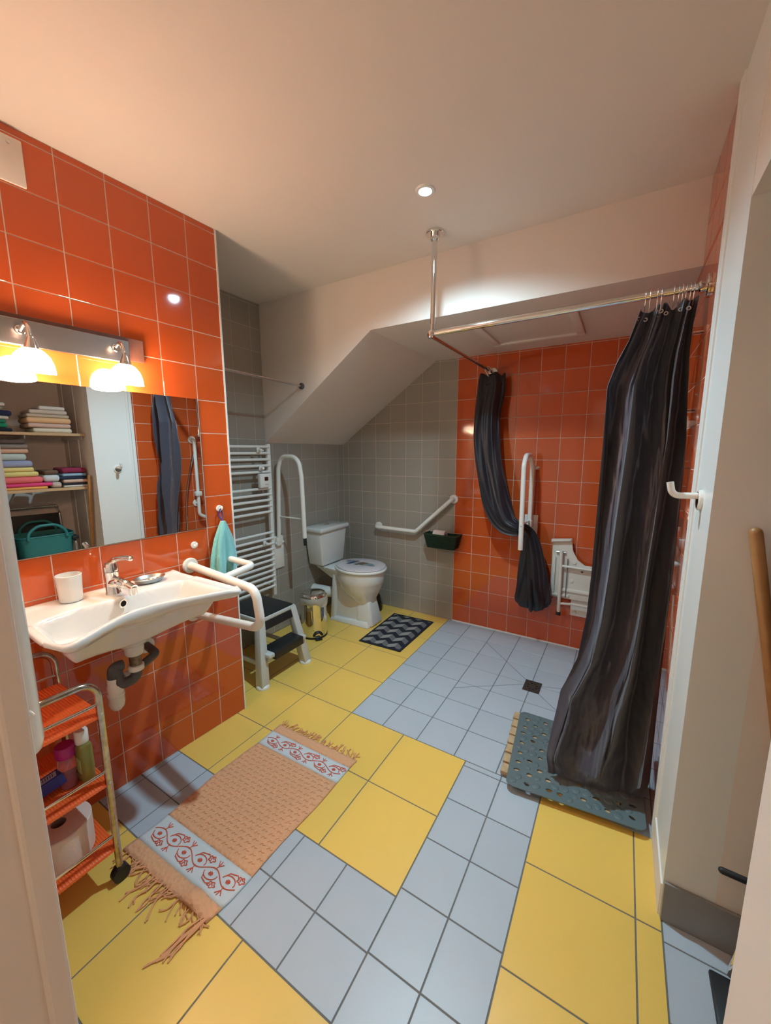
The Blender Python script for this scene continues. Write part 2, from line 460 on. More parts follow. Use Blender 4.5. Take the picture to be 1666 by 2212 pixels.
# near wall with the door opening, and the hallway
JX = 1.304
struct('wall_front', join(box(lw(YN) - .1, JX - .012, YN - .20, YN, 0, CEIL_Z)), 'paint')
struct('door_1', join(rbox(JX - .012, JX, YN - .22, YN + .004, 0, 2.1, .003), rbox(JX - .006, JX + .006, YN - .012, YN + .006, 0, 2.1, .003)), 'paint')['label'] = 'painted door jamb with a beaded edge at left of the frame'
struct('wall_front.001', box(JX - .012, XR, YN - .20, YN, 2.1, CEIL_Z), 'paint')
struct('wall_hall', join(box(-.3, XR, -2.8, -2.7, 0, CEIL_Z)), 'paint')
# baseboards
bb = struct('baseboard_right', rbox(XR - .006, XR + .001, .006, YP - .004, 0, .112, .002), 'paint')
bb = struct('baseboard_alcove', rbox(XR + .001, XR + .30, -.010, .0, 0, .135, .002), 'skirt')
struct('baseboard_alcove.001', rbox(XR + .304, AX, -.010, .0, 0, .135, .002), 'skirt')
struct('trim_4', rbox(X0, XR - .002, YB - .007, YB + .001, -.001, .010, .002), 'wplastic')

# ------------------------------------------------------------------ floor
fl = struct('floor', box(XREC - .1, AX + .1, -2.9, YB + .1, -.05, -.002), 'grout_f')
pf = Plane(fl, (0, 0, 0), (1, 0, 0), (0, 1, 0), .0045, th=.006, ch=.0008)
B_, Gt = .3272, .1968
yA = .2804
C = [.205 + B_ * i for i in range(4)]        # .205 .532 .860 1.187
C3, XB = C[3], 1.520
# yellow under the toilet
pf.grid([XREC, C[0] - 2 * B_, C[0] - B_, C[0], C[1]], [yA + B_ * i for i in range(5)] + [YB], 'yellow')
# grey shower floor
gx = [C[1]] + [C[1] + .1985 * i for i in range(1, 7)] + [XR]
gy = [yA] + [yA + .1955 * i for i in range(1, 8)] + [YB]
dr = (1.336, 1.042)
cuts = [((dr[0] - .04, dr[1] + .05), (.93, 1.45)), ((dr[0] - .05, dr[1]), (.96, .81)), ((dr[0] + .04, dr[1] - .05), (1.62, .76)), ((dr[0] + .05, dr[1] + .03), (1.85, 1.25))]
pf.grid(gx, gy, 'greyfloor', split=cuts)
# yellow block B
pf.grid([C[0] - B_, C[0], C[1], C[2], C[3]], [yA - 2 * B_, yA - B_, yA], 'yellow')
pf.grid([XREC, C[0] - 2 * B_, C[0] - B_], [yA - B_, yA], 'yellow')
# grey block at the sink
y1 = yA - 2 * B_
pf.grid([-.06, .006, .203, .4, .597, .793, .990, C3], [-.7045, -.5415, y1], 'greyfloor')
# yellow block by the door
pf.grid([-.15, .197, .524, .855, C3], [-1.99, -1.686, -1.359, -1.031, -.7045], 'yellow')
# grey strip, two wide
pf.grid([C3, 1.3535, XB], [.2505 - .1972 * i for i in range(12, -1, -1)] + [yA], 'greyfloor')
# yellow strip on the right
pf.grid([XB, 1.847, 1.9155], [yA + .003 - B_ * i for i in range(8, -1, -1)], 'yellow')
# grey floor of the alcove
pf.grid([1.9155, 2.13, 2.33, 2.53, AX], [-1.25, -1.05, -.85, -.653, -.456, -.263, -.069, -.0], 'greyfloor')

# ------------------------------------------------------------------ washbasin
def basin():
    y0, y1 = -.888, -.325
    tab = [(0, .345), (.012, .380), (.03, .408), (.07, .424), (.12, .416), (.17, .400), (.25, .374), (.334, .350), (.42, .338), (.50, .341), (.60, .360), (.70, .388), (.80, .416), (.90, .444), (.955, .455), (.985, .445), (1, .420)]
    FR = [interp(tab, i / 400) for i in range(401)]
    for _ in range(16): FR = [FR[0]] + [(FR[i - 1] + 2 * FR[i] + FR[i + 1]) / 4 for i in range(1, 400)] + [FR[-1]]
    def outline(s):           # front edge x over s in 0..1 (left to right)
        base = FR[min(len(FR) - 1, int(s * (len(FR) - 1) + .5))]
        return base
    nu, nv = 96, 56
    def top(s, t):
        ys = lerp(y0, y1, s); y = ys + .0 * t
        y += (-.018 if s < .5 else .012) * abs(2 * s - 1) * sstep(0, 1, t) * 1.0
        xb = lw(y) + .001; x = lerp(xb, outline(s), t)
        # bowl: wide curved trough
        bx = (x - .235) / (.125 - .0 + .04 * abs(2 * s - .94))
        fr = outline(s) - .030
        d_front = sstep(0, .060, fr - x)
        ydist = 1 - sstep(.70, .90, abs(s - .47) / .5)
        bk_ = sstep(.128, .156, x - .008 * math.cos((s - .48) * 14))
        depth = .130 * bk_ * d_front * ydist
        slope = .55 + .45 * math.exp(-((s - .46) / .26) ** 2)
        z = .888 - depth * slope
        # raised rolled rim along the front and the sides
        rim = .007 * math.exp(-((outline(s) - x - .008) / .010) ** 2)
        z += rim + .004 * math.exp(-(min(s, 1 - s) / .02) ** 2)
        z -= .010 * t * (1 - sstep(.0, .12, min(s, 1 - s))) 
        z -= .004 * sstep(.02, .06, x - xb) * (1 - bk_)
        return V((x, y, z))
    def bot(s, t):
        p = top(s, t); x, y = p.x, p.y
        e = min(s, 1 - s)
        h = .030 + .052 * sstep(0, .20, e) * sstep(0, .60, 1 - t)
        h += .125 * math.exp(-((s - .49) / .17) ** 2 - ((x - .15) / .13) ** 2)
        inset_ = .020 * (1 - sstep(0, .1, e))
        return V((x - .012 * sstep(.9, 1, t), y + (.016 if s < .5 else -.016) * (1 - sstep(0, .05, e)), min(.888 - h, p.z - .02)))
    a = surf(top, nu, nv); b = surf(bot, nu, nv)
    v = a[0] + b[0]; n = len(a[0]); f = list(a[1]) + [tuple(n + i for i in reversed(q)) for q in b[1]]
    w = nu + 1
    ring = [i for i in range(w)] + [j * w + nu for j in range(1, nv + 1)] + [nv * w + i for i in range(nu - 1, -1, -1)] + [j * w for j in range(nv - 1, 0, -1)]
    # rounded rim: intermediate loop pushed outwards
    cx, cyy = .22, -.606
    mid = []
    for i in ring:
        p = (v[i] + v[n + i]) / 2 + V((0, 0, .006)); d = V((v[i].x - cx, v[i].y - cyy, 0)); d.normalize()
        if v[i].x > .02: p.x = max(v[i].x, v[n + i].x) + d.x * .006; p.y = (v[i].y) + d.y * .006
        mid.append(len(v)); v.append(p)
    for k in range(len(ring)):
        i, j = ring[k], ring[(k + 1) % len(ring)]; a_, b_ = mid[k], mid[(k + 1) % len(ring)]
        f.append((i, a_, b_, j)); f.append((a_, n + i, n + j, b_))
    return v, f
sink = thing('washbasin', 'wide white ceramic washbasin with a concave front under the mirror', 'washbasin', (0, -.606, .70))
def under(root, o):      # keep world placement when parented to a thing that has a location
    o.parent = root; o.matrix_parent_inverse = Matrix.LocRotScale(root.location, root.rotation_euler, None).inverted(); return o
def part(root, name, vf, m, smooth=True, label=None, kind=None):
    o = mo(name, vf, m, None, smooth, label, kind)
    o.parent = root
    par = root; mt = Matrix.Identity(4); chain = []
    while par is not None: chain.append(par); par = par.parent
    for q in reversed(chain): mt = mt @ q.matrix_parent_inverse @ Matrix.LocRotScale(q.location, q.rotation_euler, None)
    o.matrix_parent_inverse = mt.inverted()
    return o
bo = part(sink, 'basin', basin(), 'ceramic', smooth='all')
part(sink, 'overflow_ring', xf(lathe([(.0115, 0), (.0165, .001), (.0165, .004), (.0115, .005)], 24, False), T(.163, -.622, .870) @ R(PI / 2, 'Y') @ R(-.25, 'X')), 'chrome')
part(sink, 'overflow_hole', disc((.1635, -.622, .870), (1, 0, .15), .0115, .0015), 'darkhole')
fa = part(sink, 'faucet', join(lathe([(.026, .882), (.026, .888), (.0235, .892), (.0225, .93), (.0235, .958), (.024, .972)], 24),
    xf(join(tube(spline([(0, 0, .93), (.05, 0, .934), (.09, 0, .93), (.128, 0, .922)]), [.021] * 8 + [.018] * 8 + [.0145] * 9, 16), lathe([(.0135, .900), (.0145, .905), (.0145, .925)], 18) if False else xf(lathe([(.0125, .898), (.0138, .901), (.0138, .926)], 18), T(.120, 0, 0))), Matrix.Identity(4))), 'chrome')
fa.location = V((.062, -.605, 0)); fa.rotation_euler = (0, 0, .12)
lv = mo('lever', join(lathe([(.0245, .974), (.0245, .990), (.021, 1.004), (.010, 1.010), (.0001, 1.011)], 24),
    tube(spline([(-.012, 0, .990), (.004, 0, 1.008), (.04, 0, 1.024), (.085, 0, 1.034), (.125, 0, 1.036)]), [.010, .012, .012, .012] + [.0105] * 12 + [.009] * 17, 14, round_end=True)), 'chrome', fa, True)
part(sink, 'waste_collar', xf(lathe([(.030, .652), (.033, .66), (.034, .69), (.046, .70), (.048, .735)], 24), T(.145, -.592, 0)), 'ceramic')
part(sink, 'tailpiece', xf(lathe([(.021, .596), (.021, .655)], 20), T(.145, -.592, 0)), 'rust', label='rusty metal tailpiece')
part(sink, 'lock_nut', xf(lathe([(.024, .585), (.028, .588), (.028, .606), (.024, .608)], 20), T(.145, -.592, 0)), 'wplastic')
part(sink, 'drain_pipe', tube(fillet([(.145, -.592, .60), (.145, -.592, .552), (.145, -.655, .552), (.145, -.655, .64), (.145, -.672, .66), (.145, -.678, .60)][:3] + [(.13, -.655, .62)], .024), .0195, 16), 'steelgrey')
part(sink, 'drain_bend', tube(fillet([(.13, -.632, .62), (.13, -.665, .624), (.13, -.668, .545)], .024), .0195, 16), 'steelgrey')
part(sink, 'bottle_trap', xf(join(lathe([(.0001, .452), (.014, .455), (.024, .468), (.0275, .485), (.0275, .510), (.029, .512), (.029, .522), (.0265, .524), (.0265, .555), (.024, .560), (.024, .585)], 24)), T(.13, -.664, 0)), 'wplastic')
part(sink, 'trap_outlet', tube([(.13, -.664, .548), (.118, -.618, .558)], .018, 16), 'wplastic')
part(sink, 'outlet_nut', tube([(.120, -.628, .556), (.114, -.600, .560)], .0235, 16), 'wplastic')
part(sink, 'outlet_pipe', tube(fillet([(.116, -.607, .558), (.075, -.478, .580), (-.02, -.468, .585)], .028), .0165, 16), 'steelgrey')
part(sink, 'wall_rose', disc((-.022, -.468, .585), LN, .034, .006), 'wplastic')

# things on the basin
tb = thing('tumbler', 'white plastic tumbler standing on the left of the washbasin', 'cup', (.012, -.722, .885))
part(tb, 'cup_body', xf(lathe([(.0001, .0), (.033, 0), (.035, .003), (.0395, .097), (.0385, .098), (.034, .005), (.0001, .004)], 32, False), T(.012, -.722, .886)), 'wplastic')
sd = thing('soap_dish', 'oval brushed steel soap dish on the washbasin right of the tap', 'soap dish', (.048, -.462, .886), 1.42)
def oval(fr, fz, seg=36, a=.060, b=.040):
    v, f = [], []
    for r, z in zip(fr, fz):
        for i in range(seg):
            t = 2 * PI * i / seg; v.append((a * r * math.cos(t), b * r * math.sin(t), z))
    for j in range(len(fr) - 1):
        for i in range(seg): k = (i + 1) % seg; f.append((j * seg + i, j * seg + k, (j + 1) * seg + k, (j + 1) * seg + i))
    return v, f
o = mo('tray', oval([.55, .78, 1.0, 1.04, 1.0, .80, .60, .01], [0, .002, .018, .0195, .0205, .008, .0065, .0065]), 'brushed', sd, True)
for i in range(5): mo('drain_slot', box(-.0335 + i * .0155, -.0265 + i * .0155, -.013, .013, .0066, .0076), 'darkhole', sd)

# mirror
def onwall(u, off=0): return V((0, 0, 0)) + LU * (u) + LN * off      # u is distance along wall from the corner (negative = towards camera)
def wallbox(u0, u1, d0, d1, z0, z1, r=None):
    p = rbox(d0, d1, u0, u1, z0, z1, r) if r else box(d0, d1, u0, u1, z0, z1)
    mt = Matrix(((LN.x, LU.x, 0, 0), (LN.y, LU.y, 0, 0), (0, 0, 1, 0), (0, 0, 0, 1)))
    return xf(p, mt)
mi = thing('mirror', 'large frameless wall mirror above the washbasin', 'mirror', onwall(-.5, .003) + V((0, 0, 1.06)))
part(mi, 'glass', wallbox(-.99, -.152, .0005, .0055, 1.060, 1.662), 'mirror', False)
part(mi, 'polished_edge', join(wallbox(-.993, -.150, .0001, .0048, 1.0585, 1.0605), wallbox(-.152, -.1495, .0001, .0048, 1.0585, 1.664)), 'steelgrey', False)

# vanity lamp
vl = thing('wall_lamp', 'two-shade vanity lamp on a silver and dark wood bar over the mirror', 'lamp', onwall(-.62, 0) + V((0, 0, 1.77)))
part(vl, 'wooden_backplate', wallbox(-.845, -.372, .0005, .020, 1.780, 1.866, .002), 'wood_dark', False)
part(vl, 'silver_front', wallbox(-.812, -.432, .020, .032, 1.767, 1.850, .002), 'silver', False)
for yy in (-.757, -.481):
    ar = part(vl, 'lamp_arm', join(tube(spline([(.0, yy, 1.815), (.035, yy, 1.829), (.054, yy, 1.820), (.064, yy, 1.797), (.067, yy, 1.770)]), .0065, 12),
        disc((lw(yy) + .032, yy, 1.815), LN, .014, .006)), 'chrome')
    part(ar, 'socket', xf(lathe([(.0095, .036), (.011, .030), (.016, .016), (.0205, 0)], 20), T(.068, yy, 1.748) @ R(.12, 'Y')), 'chrome')
    sh = part(ar, 'glass_shade', xf(lathe([(.020, 0), (.030, -.006), (.045, -.022), (.054, -.045), (.058, -.072), (.0565, -.073), (.052, -.046), (.043, -.024), (.028, -.009), (.0001, -.006)], 28, False), T(.068, yy, 1.749) @ R(.12, 'Y')), 'shade')
# vent plate top left
vp = thing('access_plate', 'white rounded plate screwed high on the orange wall under the ceiling', 'wall plate', onwall(-.8, 0) + V((0, 0, 2.27)))
part(vp, 'plate', wallbox(-.92, -.682, .0005, .010, 2.268, 2.405, .004), 'paint')
part(vp, 'screw', xf(lathe([(.005, 0), (.005, .002), (.0001, .0022)], 12), T(*(onwall(-.716, .010) + V((0, 0, 2.385)))) @ R(PI / 2, 'Y')), 'brushed')

# hooks
def knob_hook(u, z, label, name='wall_hook'):
    h = thing(name, label, 'hook', onwall(u, 0) + V((0, 0, z)))
    c = onwall(u, 0) + V((0, 0, z))
    part(h, 'base', disc(c + LN * .0005, LN, .0165, .007), 'wplastic')
    part(h, 'peg', tube(spline([c + LN * .005, c + LN * .016 + V((0, 0, -.006)), c + LN * .024 + V((0, 0, -.002)), c + LN * .026 + V((0, 0, .008))]), .0045, 10, round_end=True), 'wplastic')
knob_hook(-.075, 1.143, 'small white round hook at the wall corner with the turquoise towel on it')
knob_hook(-.218, .985, 'small empty white round hook below the mirror corner')
def cloth_towel():
    def fn(u, v):
        a = 2 * PI * u; z = lerp(1.085, .838, v)
        w = interp([(0, .010), (.1, .020), (.35, .042), (.7, .060), (1, .068)], v)
        d = interp([(0, .008), (.2, .018), (1, .038)], v)
        fold = 1 + .18 * math.cos(3 * a + .6) + .10 * math.cos(5 * a + v * 2)
        pinch = 1 - .55 * math.exp(-((math.cos(a) + .0) / .25) ** 2) * (math.sin(a) > 0) * sstep(.1, .5, v)
        q = (math.cos(a) * w * fold, math.sin(a) * d * fold * pinch)
        c = onwall(-.088 - .015 * v, .046 + .01 * v)
        p = c + LU * q[0] + LN * (q[1])
        return V((p.x, p.y, z + .010 * math.cos(2 * a) * v))
    s = surf(fn, 48, 40, True)
    v, f = s; f.append(tuple(range(40 * 48, 41 * 48))); f.append(tuple(range(47, -1, -1)))
    return v, f
tw = thing('hand_towel', 'turquoise terry hand towel hanging by a blue loop beside the mirror', 'towel', onwall(-.09, .04) + V((0, 0, .84)))
part(tw, 'terry_cloth', cloth_towel(), 'towel')
c = onwall(-.080, .020) + V((0, 0, 1.139))
part(tw, 'hanging_loop', join(tube(spline([onwall(-.092, .040) + V((0, 0, 1.075)), c + LU * .008 + V((0, 0, -.03)), c + V((0, 0, .004)), c - LU * .010 + V((0, 0, -.03)), onwall(-.078, .040) + V((0, 0, 1.075))]), .0028, 8)), 'blue')

# support rail beside the basin
sr = thing('support_rail', 'white U-shaped tubular support rail right of the washbasin', 'grab rail', onwall(-.246, 0) + V((0, 0, .66)))
part(sr, 'rail_tube', tube(fillet([(-.008, -.246, .892), (.468, -.269, .868), (.497, -.272, .709), (-.010, -.247, .652)], .052, 8), .0185, 18), 'rail')
part(sr, 'side_arm', tube(fillet([(-.002, -.078, .896), (.246, -.090, .892), (.262, -.262, .882)], .035, 8), .0155, 16), 'rail')
part(sr, 'flange', disc((-.0115, -.246, .892), LN, .036, .012), 'rail')
part(sr, 'flange', disc((-.0035, -.078, .896), LN, .036, .010), 'rail')
part(sr, 'flange', disc((-.0115, -.247, .652), LN, .036, .010), 'rail')

# ------------------------------------------------------------------ trolley
tr = thing('trolley', 'chrome serving trolley with three orange ribbed shelves below the washbasin', 'trolley', (.20, -1.0, 0))
TX0, TX1, TY0, TY1 = .045, .365, -1.17, -.806
for xx in (TX1, TX0):
    fr = part(tr, 'hoop_frame', tube(fillet([(xx, TY1, .045), (xx, TY1, .726 if xx > .2 else .738), (xx, TY0, .726 if xx > .2 else .738), (xx, TY0, .045)], .052, 8), .0105, 14), 'oldchrome', label='chrome hoop frame with rusty pitting')
    for yy in (TY1, TY0):
        part(fr, 'caster', join(tube([(xx - .013, yy, .026), (xx + .013, yy, .026)], .026, 20), box(xx - .014, xx + .014, yy - .012, yy + .012, .028, .052), tube([(xx, yy, .05), (xx, yy, .062)], .008, 10)), 'black')
for i, (zs, zr) in enumerate(((.612, .646), (.372, .410), (.132, .172))):
    vs, fs = [], []
    nr = 46
    pts = []
    for k in range(nr):
        y = lerp(TY0 + .012, TY1 + .006, k / nr); dy = (TY1 - TY0 - .006) / nr
        pts += [(y, .0), (y + dy * .25, .0016), (y + dy * .6, .0016), (y + dy * .85, 0)]
    sh_ = []
    ysp = [(p[0], zs + p[1]) for p in pts]
    n = len(ysp)
    lip = [(TX0 + .006, 0), (TX1 - .002, 0), (TX1 + .004, -.003), (TX1 + .005, -.011)]
    v = [(x, y, z + dz) for x, dz in lip for y, z in ysp]
    f = [(r * n + k, (r + 1) * n + k, (r + 1) * n + k + 1, r * n + k + 1) for r in range(3) for k in range(n - 1)]
    part(tr, 'shelf', join((v, f), box(TX0 + .006, TX1 - .003, TY0 + .012, TY1 + .005, zs - .009, zs - .001)), 'cart', False)
    for xx in (TX1 - .004, TX0 + .004):
        part(tr, 'side_rail', tube([(xx, TY0, zr), (xx, TY1, zr)], .0055, 10), 'chrome')
    if i < 2: part(tr, 'end_bar', tube([(TX0, TY1 - .006, zs - .006), (TX1, TY1 - .006, zs - .006)], .004, 8), 'chrome')
    for yy in (TY1,): part(tr, 'screw_head', disc((TX1 + .009, yy, zs + .002), (1, 0, 0), .005, .003, 12), 'brushed')

# things on the trolley
b1 = thing('bottle', 'clear bottle of pink gel with a magenta screw cap on the middle shelf', 'bottle', (.275, -.878, .375))
part(b1, 'bottle_body', xf(lathe([(.0001, 0), (.022, 0), (.024, .004), (.024, .085), (.022, .098), (.0215, .112)], 24), T(.275, -.878, .3755)), 'clearpink')
part(b1, 'gel', xf(lathe([(.0001, .003), (.0205, .003), (.0215, .03), (.0215, .045), (.0001, .047)], 24), T(.275, -.878, .3755)), 'pinkgel')
part(b1, 'cap', xf(lathe([(.0255, .104), (.0265, .106), (.0265, .138), (.0245, .141), (.0001, .141)], 24), T(.275, -.878, .3755)), 'pinkcap')
b2 = thing('bottle', 'olive green oil bottle with a white flip cap on the middle shelf', 'bottle', (.292, -.838, .375))
part(b2, 'bottle_body', xf(rbox(-.026, .026, -.017, .017, 0, .118, .010, 3), T(.292, -.838, .3755) @ Matrix.Scale(1.12, 4)), 'oil')
part(b2, 'label_sticker', xf(rbox(-.0245, .0245, -.0178, .0178, .025, .085, .010, 3), T(.292, -.838, .3755) @ Matrix.Scale(1.12, 4)), 'oillabel')
part(b2, 'cap', xf(lathe([(.015, .116), (.0165, .119), (.0165, .152), (.0145, .156), (.0001, .156)], 20), T(.292, -.838, .3755) @ Matrix.Scale(1.12, 4)), 'wplastic')
b3 = thing('toothpaste_box', 'dark blue carton lying tilted on the middle shelf near its front rail', 'box', (.262, -.948, .377))
mtb = T(.262, -.960, .404) @ R(-.22, 'Z') @ R(.28, 'X')
part(b3, 'carton', xf(rbox(-.021, .021, -.075, .075, -.018, .018, .0015, 1), mtb), 'box', False)
part(b3, 'printed_panel', xf(box(-.012, .012, .015, .062, .0182, .0188), mtb), 'boxlight', False)
part(b3, 'printed_mark', xf(join(*[box(-.008, .008, .022 + i * .006, .024 + i * .006, .0189, .0193) for i in range(6)]), mtb), 'box', False)
part(b3, 'printed_panel', xf(box(-.016, .016, -.06, -.010, .0182, .0187), mtb), mat('bright_blue_print', (.03, .10, .5), .3), False)
tp = thing('paper_roll', 'thick pinkish paper roll standing on the bottom shelf of the trolley', 'paper roll', (.235, -.915, .136))
part(tp, 'paper', xf(lathe([(.020, 0), (.082, 0), (.085, .003), (.085, .112), (.082, .115), (.020, .115), (.020, 0)], 48, False), T(.250, -.912, .1365)), 'paper')
part(tp, 'core', xf(lathe([(.0195, .001), (.0195, .114), (.018, .114), (.018, .001), (.0195, .001)], 24, False), T(.250, -.912, .1365)), 'card')

# white pull bar beside the left jamb
pb_ = thing('grab_bar', 'white glossy vertical grab bar beside the left door jamb, out of focus close', 'grab bar', (1.16, YN + .03, 1.06))
part(pb_, 'bar', tube([(1.160, -1.170, 1.105), (1.160, -1.170, 1.93)], .0205, 20, round_end=True), 'rail')
part(pb_, 'mount', tube([(1.160, -1.203, 1.75), (1.160, -1.170, 1.75)], .010, 10), 'rail')
part(pb_, 'mount', tube([(1.160, -1.203, 1.20), (1.160, -1.170, 1.20)], .010, 10), 'rail')

# ------------------------------------------------------------------ radiator
ra = thing('towel_radiator', 'white ladder towel radiator on the grey tiled wall behind the orange wall', 'radiator', (-.5, .46, .3))
for yy in (.700, .205):
    part(ra, 'upright', rbox(-.505, -.478, yy - .014, yy + .014, .345, 1.475, .004), 'wplastic')
zb = [1.455, 1.410, 1.366, 1.322, 1.278, 1.159, 1.116, 1.074, 1.031, .988, .833, .789, .748, .706, .665, .624, .583, .543, .502, .461, .420]
for z in zb: part(ra, 'rung', tube([(-.480, .195, z), (-.480, .700, z)], .0095, 10), 'wplastic')
th = part(ra, 'thermostat', rbox(-.470, -.440, .575, .662, 1.170, 1.268, .006), 'wplastic')
part(th, 'display', box(-.4405, -.4392, .612, .645, 1.218, 1.245), 'display', False)
part(th, 'button', disc((-.440, .622, 1.192), (1, 0, 0), .004, .002, 10), 'brushed')
part(th, 'button', disc((-.440, .638, 1.192), (1, 0, 0), .004, .002, 10), 'brushed')
for yy, zz in ((.24, .44), (.66, .44), (.24, 1.43), (.66, 1.43)): part(ra, 'wall_bracket', tube([(XREC + .003, yy, zz), (-.495, yy, zz)], .009, 10), 'wplastic')
for lab, y_, z_ in (('white clip-on peg at the top of the towel radiator', .590, 1.430), ('white clip-on peg above the radiator thermostat', .602, 1.305), ('white clip-on peg halfway down the towel radiator', .605, .765)):
    k = thing('radiator_peg', lab, 'hook', (-.465, y_, z_))
    part(k, 'peg_body', xf(rbox(-.004, .008, -.013, .013, -.016, .020, .004), T(-.466, y_, z_)), 'wplastic')
    part(k, 'peg_head', xf(lathe([(.0001, .030), (.009, .028), (.012, .020), (.009, .010), (.006, 0)], 16), T(-.460, y_, z_) @ R(PI / 2, 'Y')), 'wplastic')

# folded rail by the toilet
fr_ = thing('folding_rail', 'white folding support rail hinged up on the grey wall by the toilet', 'grab rail', (XREC, .80, .56))
yr = .805
part(fr_, 'rail_tube', tube(fillet([(-.532, yr, .735), (-.505, yr, 1.30), (-.47, yr, 1.385), (-.30, yr, 1.385), (-.275, yr, 1.24), (-.262, yr, .79)], [.10, .09, .09, .10], 8), .0165, 16), 'rail')
part(fr_, 'lower_leg', tube([(-.262, yr, .80), (-.258, yr, .735)], .0125, 14), 'black', label='dark rubber end of the rail')
part(fr_, 'cross_bar', tube([(-.515, yr, .93), (-.268, yr, .93)], .006, 10), 'rail')
part(fr_, 'wall_plate', rbox(XREC + .0005, XREC + .014, yr - .045, yr + .062, .515, .775, .005), 'rail')
part(fr_, 'hinge', join(rbox(XREC + .012, -.520, yr - .028, yr + .028, .700, .765, .006), tube([(-.535, yr - .04, .722), (-.535, yr + .05, .722)], .010, 12)), 'rail')

# ------------------------------------------------------------------ toilet
to = thing('toilet', 'white close-coupled toilet with a picture-printed lilac lid in the corner', 'toilet', (-.1, 1.285, 0))
tyc = 1.285
cis = rbox(XREC + .008, -.372, tyc - .180, tyc + .180, .462, .758, .016, 3, taper=(.86, .80))
part(to, 'cistern', ([((x if x > -.5 else x), y, z) for x, y, z in cis[0]], cis[1]), 'ceramic', 50)
li = rbox(XREC + .004, -.352, tyc - .193, tyc + .193, .756, .792, .013, 3)
part(to, 'cistern_lid', ([(x, y, z + (.012 * (1 - ((y - tyc) / .2) ** 2) if z > .77 else 0)) for x, y, z in li[0]], li[1]), 'ceramic', 60)
fb = part(to, 'flush_button', xf(lathe([(.024, 0), (.024, .004), (.016, .008), (.0001, .010)], 20), T(-.455, tyc, .802)), 'chrome')
def loft(sec, seg=48, cap=True):      # (z, cx, rx, ry, pow)
    v, f = [], []
    for z, cx, rx, ry, p in sec:
        for i in range(seg):
            a = 2 * PI * i / seg; ca, sa = math.cos(a), math.sin(a)
            v.append((cx + rx * math.copysign(abs(ca) ** (2 / p), ca), tyc + ry * math.copysign(abs(sa) ** (2 / p), sa), z))
    for j in range(len(sec) - 1):
        for i in range(seg): k = (i + 1) % seg; f.append((j * seg + i, j * seg + k, (j + 1) * seg + k, (j + 1) * seg + i))
    if cap: f.append(tuple(range(seg - 1, -1, -1))); f.append(tuple((len(sec) - 1) * seg + i for i in range(seg)))
    return v, f
bowl = loft([(.165, -.050, .072, .072, 2.2), (.19, -.055, .085, .083, 2.2), (.225, -.075, .115, .108, 2.1), (.27, -.092, .155, .138, 2), (.315, -.100, .185, .158, 2), (.355, -.102, .200, .168, 2), (.365, -.102, .207, .172, 2), (.405, -.104, .212, .176, 2), (.448, -.104, .214, .178, 2), (.456, -.104, .205, .168, 2)])
ped = hexa([(-.085, tyc - .105, .0), (.068, tyc - .085, .0), (.068, tyc + .085, .0), (-.085, tyc + .105, 0), (-.095, tyc - .072, .235), (.018, tyc - .060, .235), (.018, tyc + .060, .235), (-.095, tyc + .072, .235)])
ped = bevelled(ped, .022, 3)
web = bevelled(hexa([(-.335, tyc - .085, 0), (-.06, tyc - .085, 0), (-.06, tyc + .085, 0), (-.335, tyc + .085, 0), (-.290, tyc - .070, .44), (-.06, tyc - .07, .44), (-.06, tyc + .07, .44), (-.290, tyc + .07, .44)]), .02, 3)
skirt_ = bevelled(hexa([(-.345, tyc - .128, 0), (.045, tyc - .118, 0), (.045, tyc + .118, 0), (-.345, tyc + .128, 0), (-.335, tyc - .115, .030), (.02, tyc - .100, .045), (.02, tyc + .100, .045), (-.335, tyc + .115, .030)]), .008, 2)
rearcol = bevelled(hexa([(-.345, tyc - .115, 0), (-.300, tyc - .115, 0), (-.300, tyc + .115, 0), (-.345, tyc + .115, 0), (-.305, tyc - .120, .43), (-.262, tyc - .120, .43), (-.262, tyc + .120, .43), (-.305, tyc + .12, .43)]), .012, 2)
ledge = bevelled(hexa([(-.33, tyc - .10, .36), (-.10, tyc - .12, .40), (-.10, tyc + .12, .40), (-.33, tyc + .10, .36), (-.50, tyc - .120, .456), (-.10, tyc - .155, .456), (-.10, tyc + .155, .456), (-.50, tyc + .12, .456)]), .010, 2)
part(to, 'bowl', join(bowl), 'ceramic', 50)
part(to, 'pedestal', join(ped, web, skirt_, rearcol, ledge), 'ceramic', 40)
seat = loft([(.457, -.098, .222, .184, 2), (.462, -.098, .227, .189, 2), (.474, -.098, .227, .189, 2), (.479, -.098, .222, .184, 2)])
part(to, 'seat', seat, 'wplastic', 50)
lidm = loft([(.480, -.098, .214, .176, 2), (.484, -.098, .219, .181, 2), (.492, -.098, .216, .178, 2), (.497, -.098, .19, .155, 2), (.4985, -.098, .10, .08, 2)])
ld = part(to, 'seat_lid', lidm, 'lid', 50, label='pale lilac lid printed with a row of small pictures')
pr_ = []
cols_ = ['tealprint', 'navyprint', 'tealprint', 'brownprint', 'greyprint', 'brownprint', 'greyprint', 'tealprint', 'navyprint', 'brownprint']
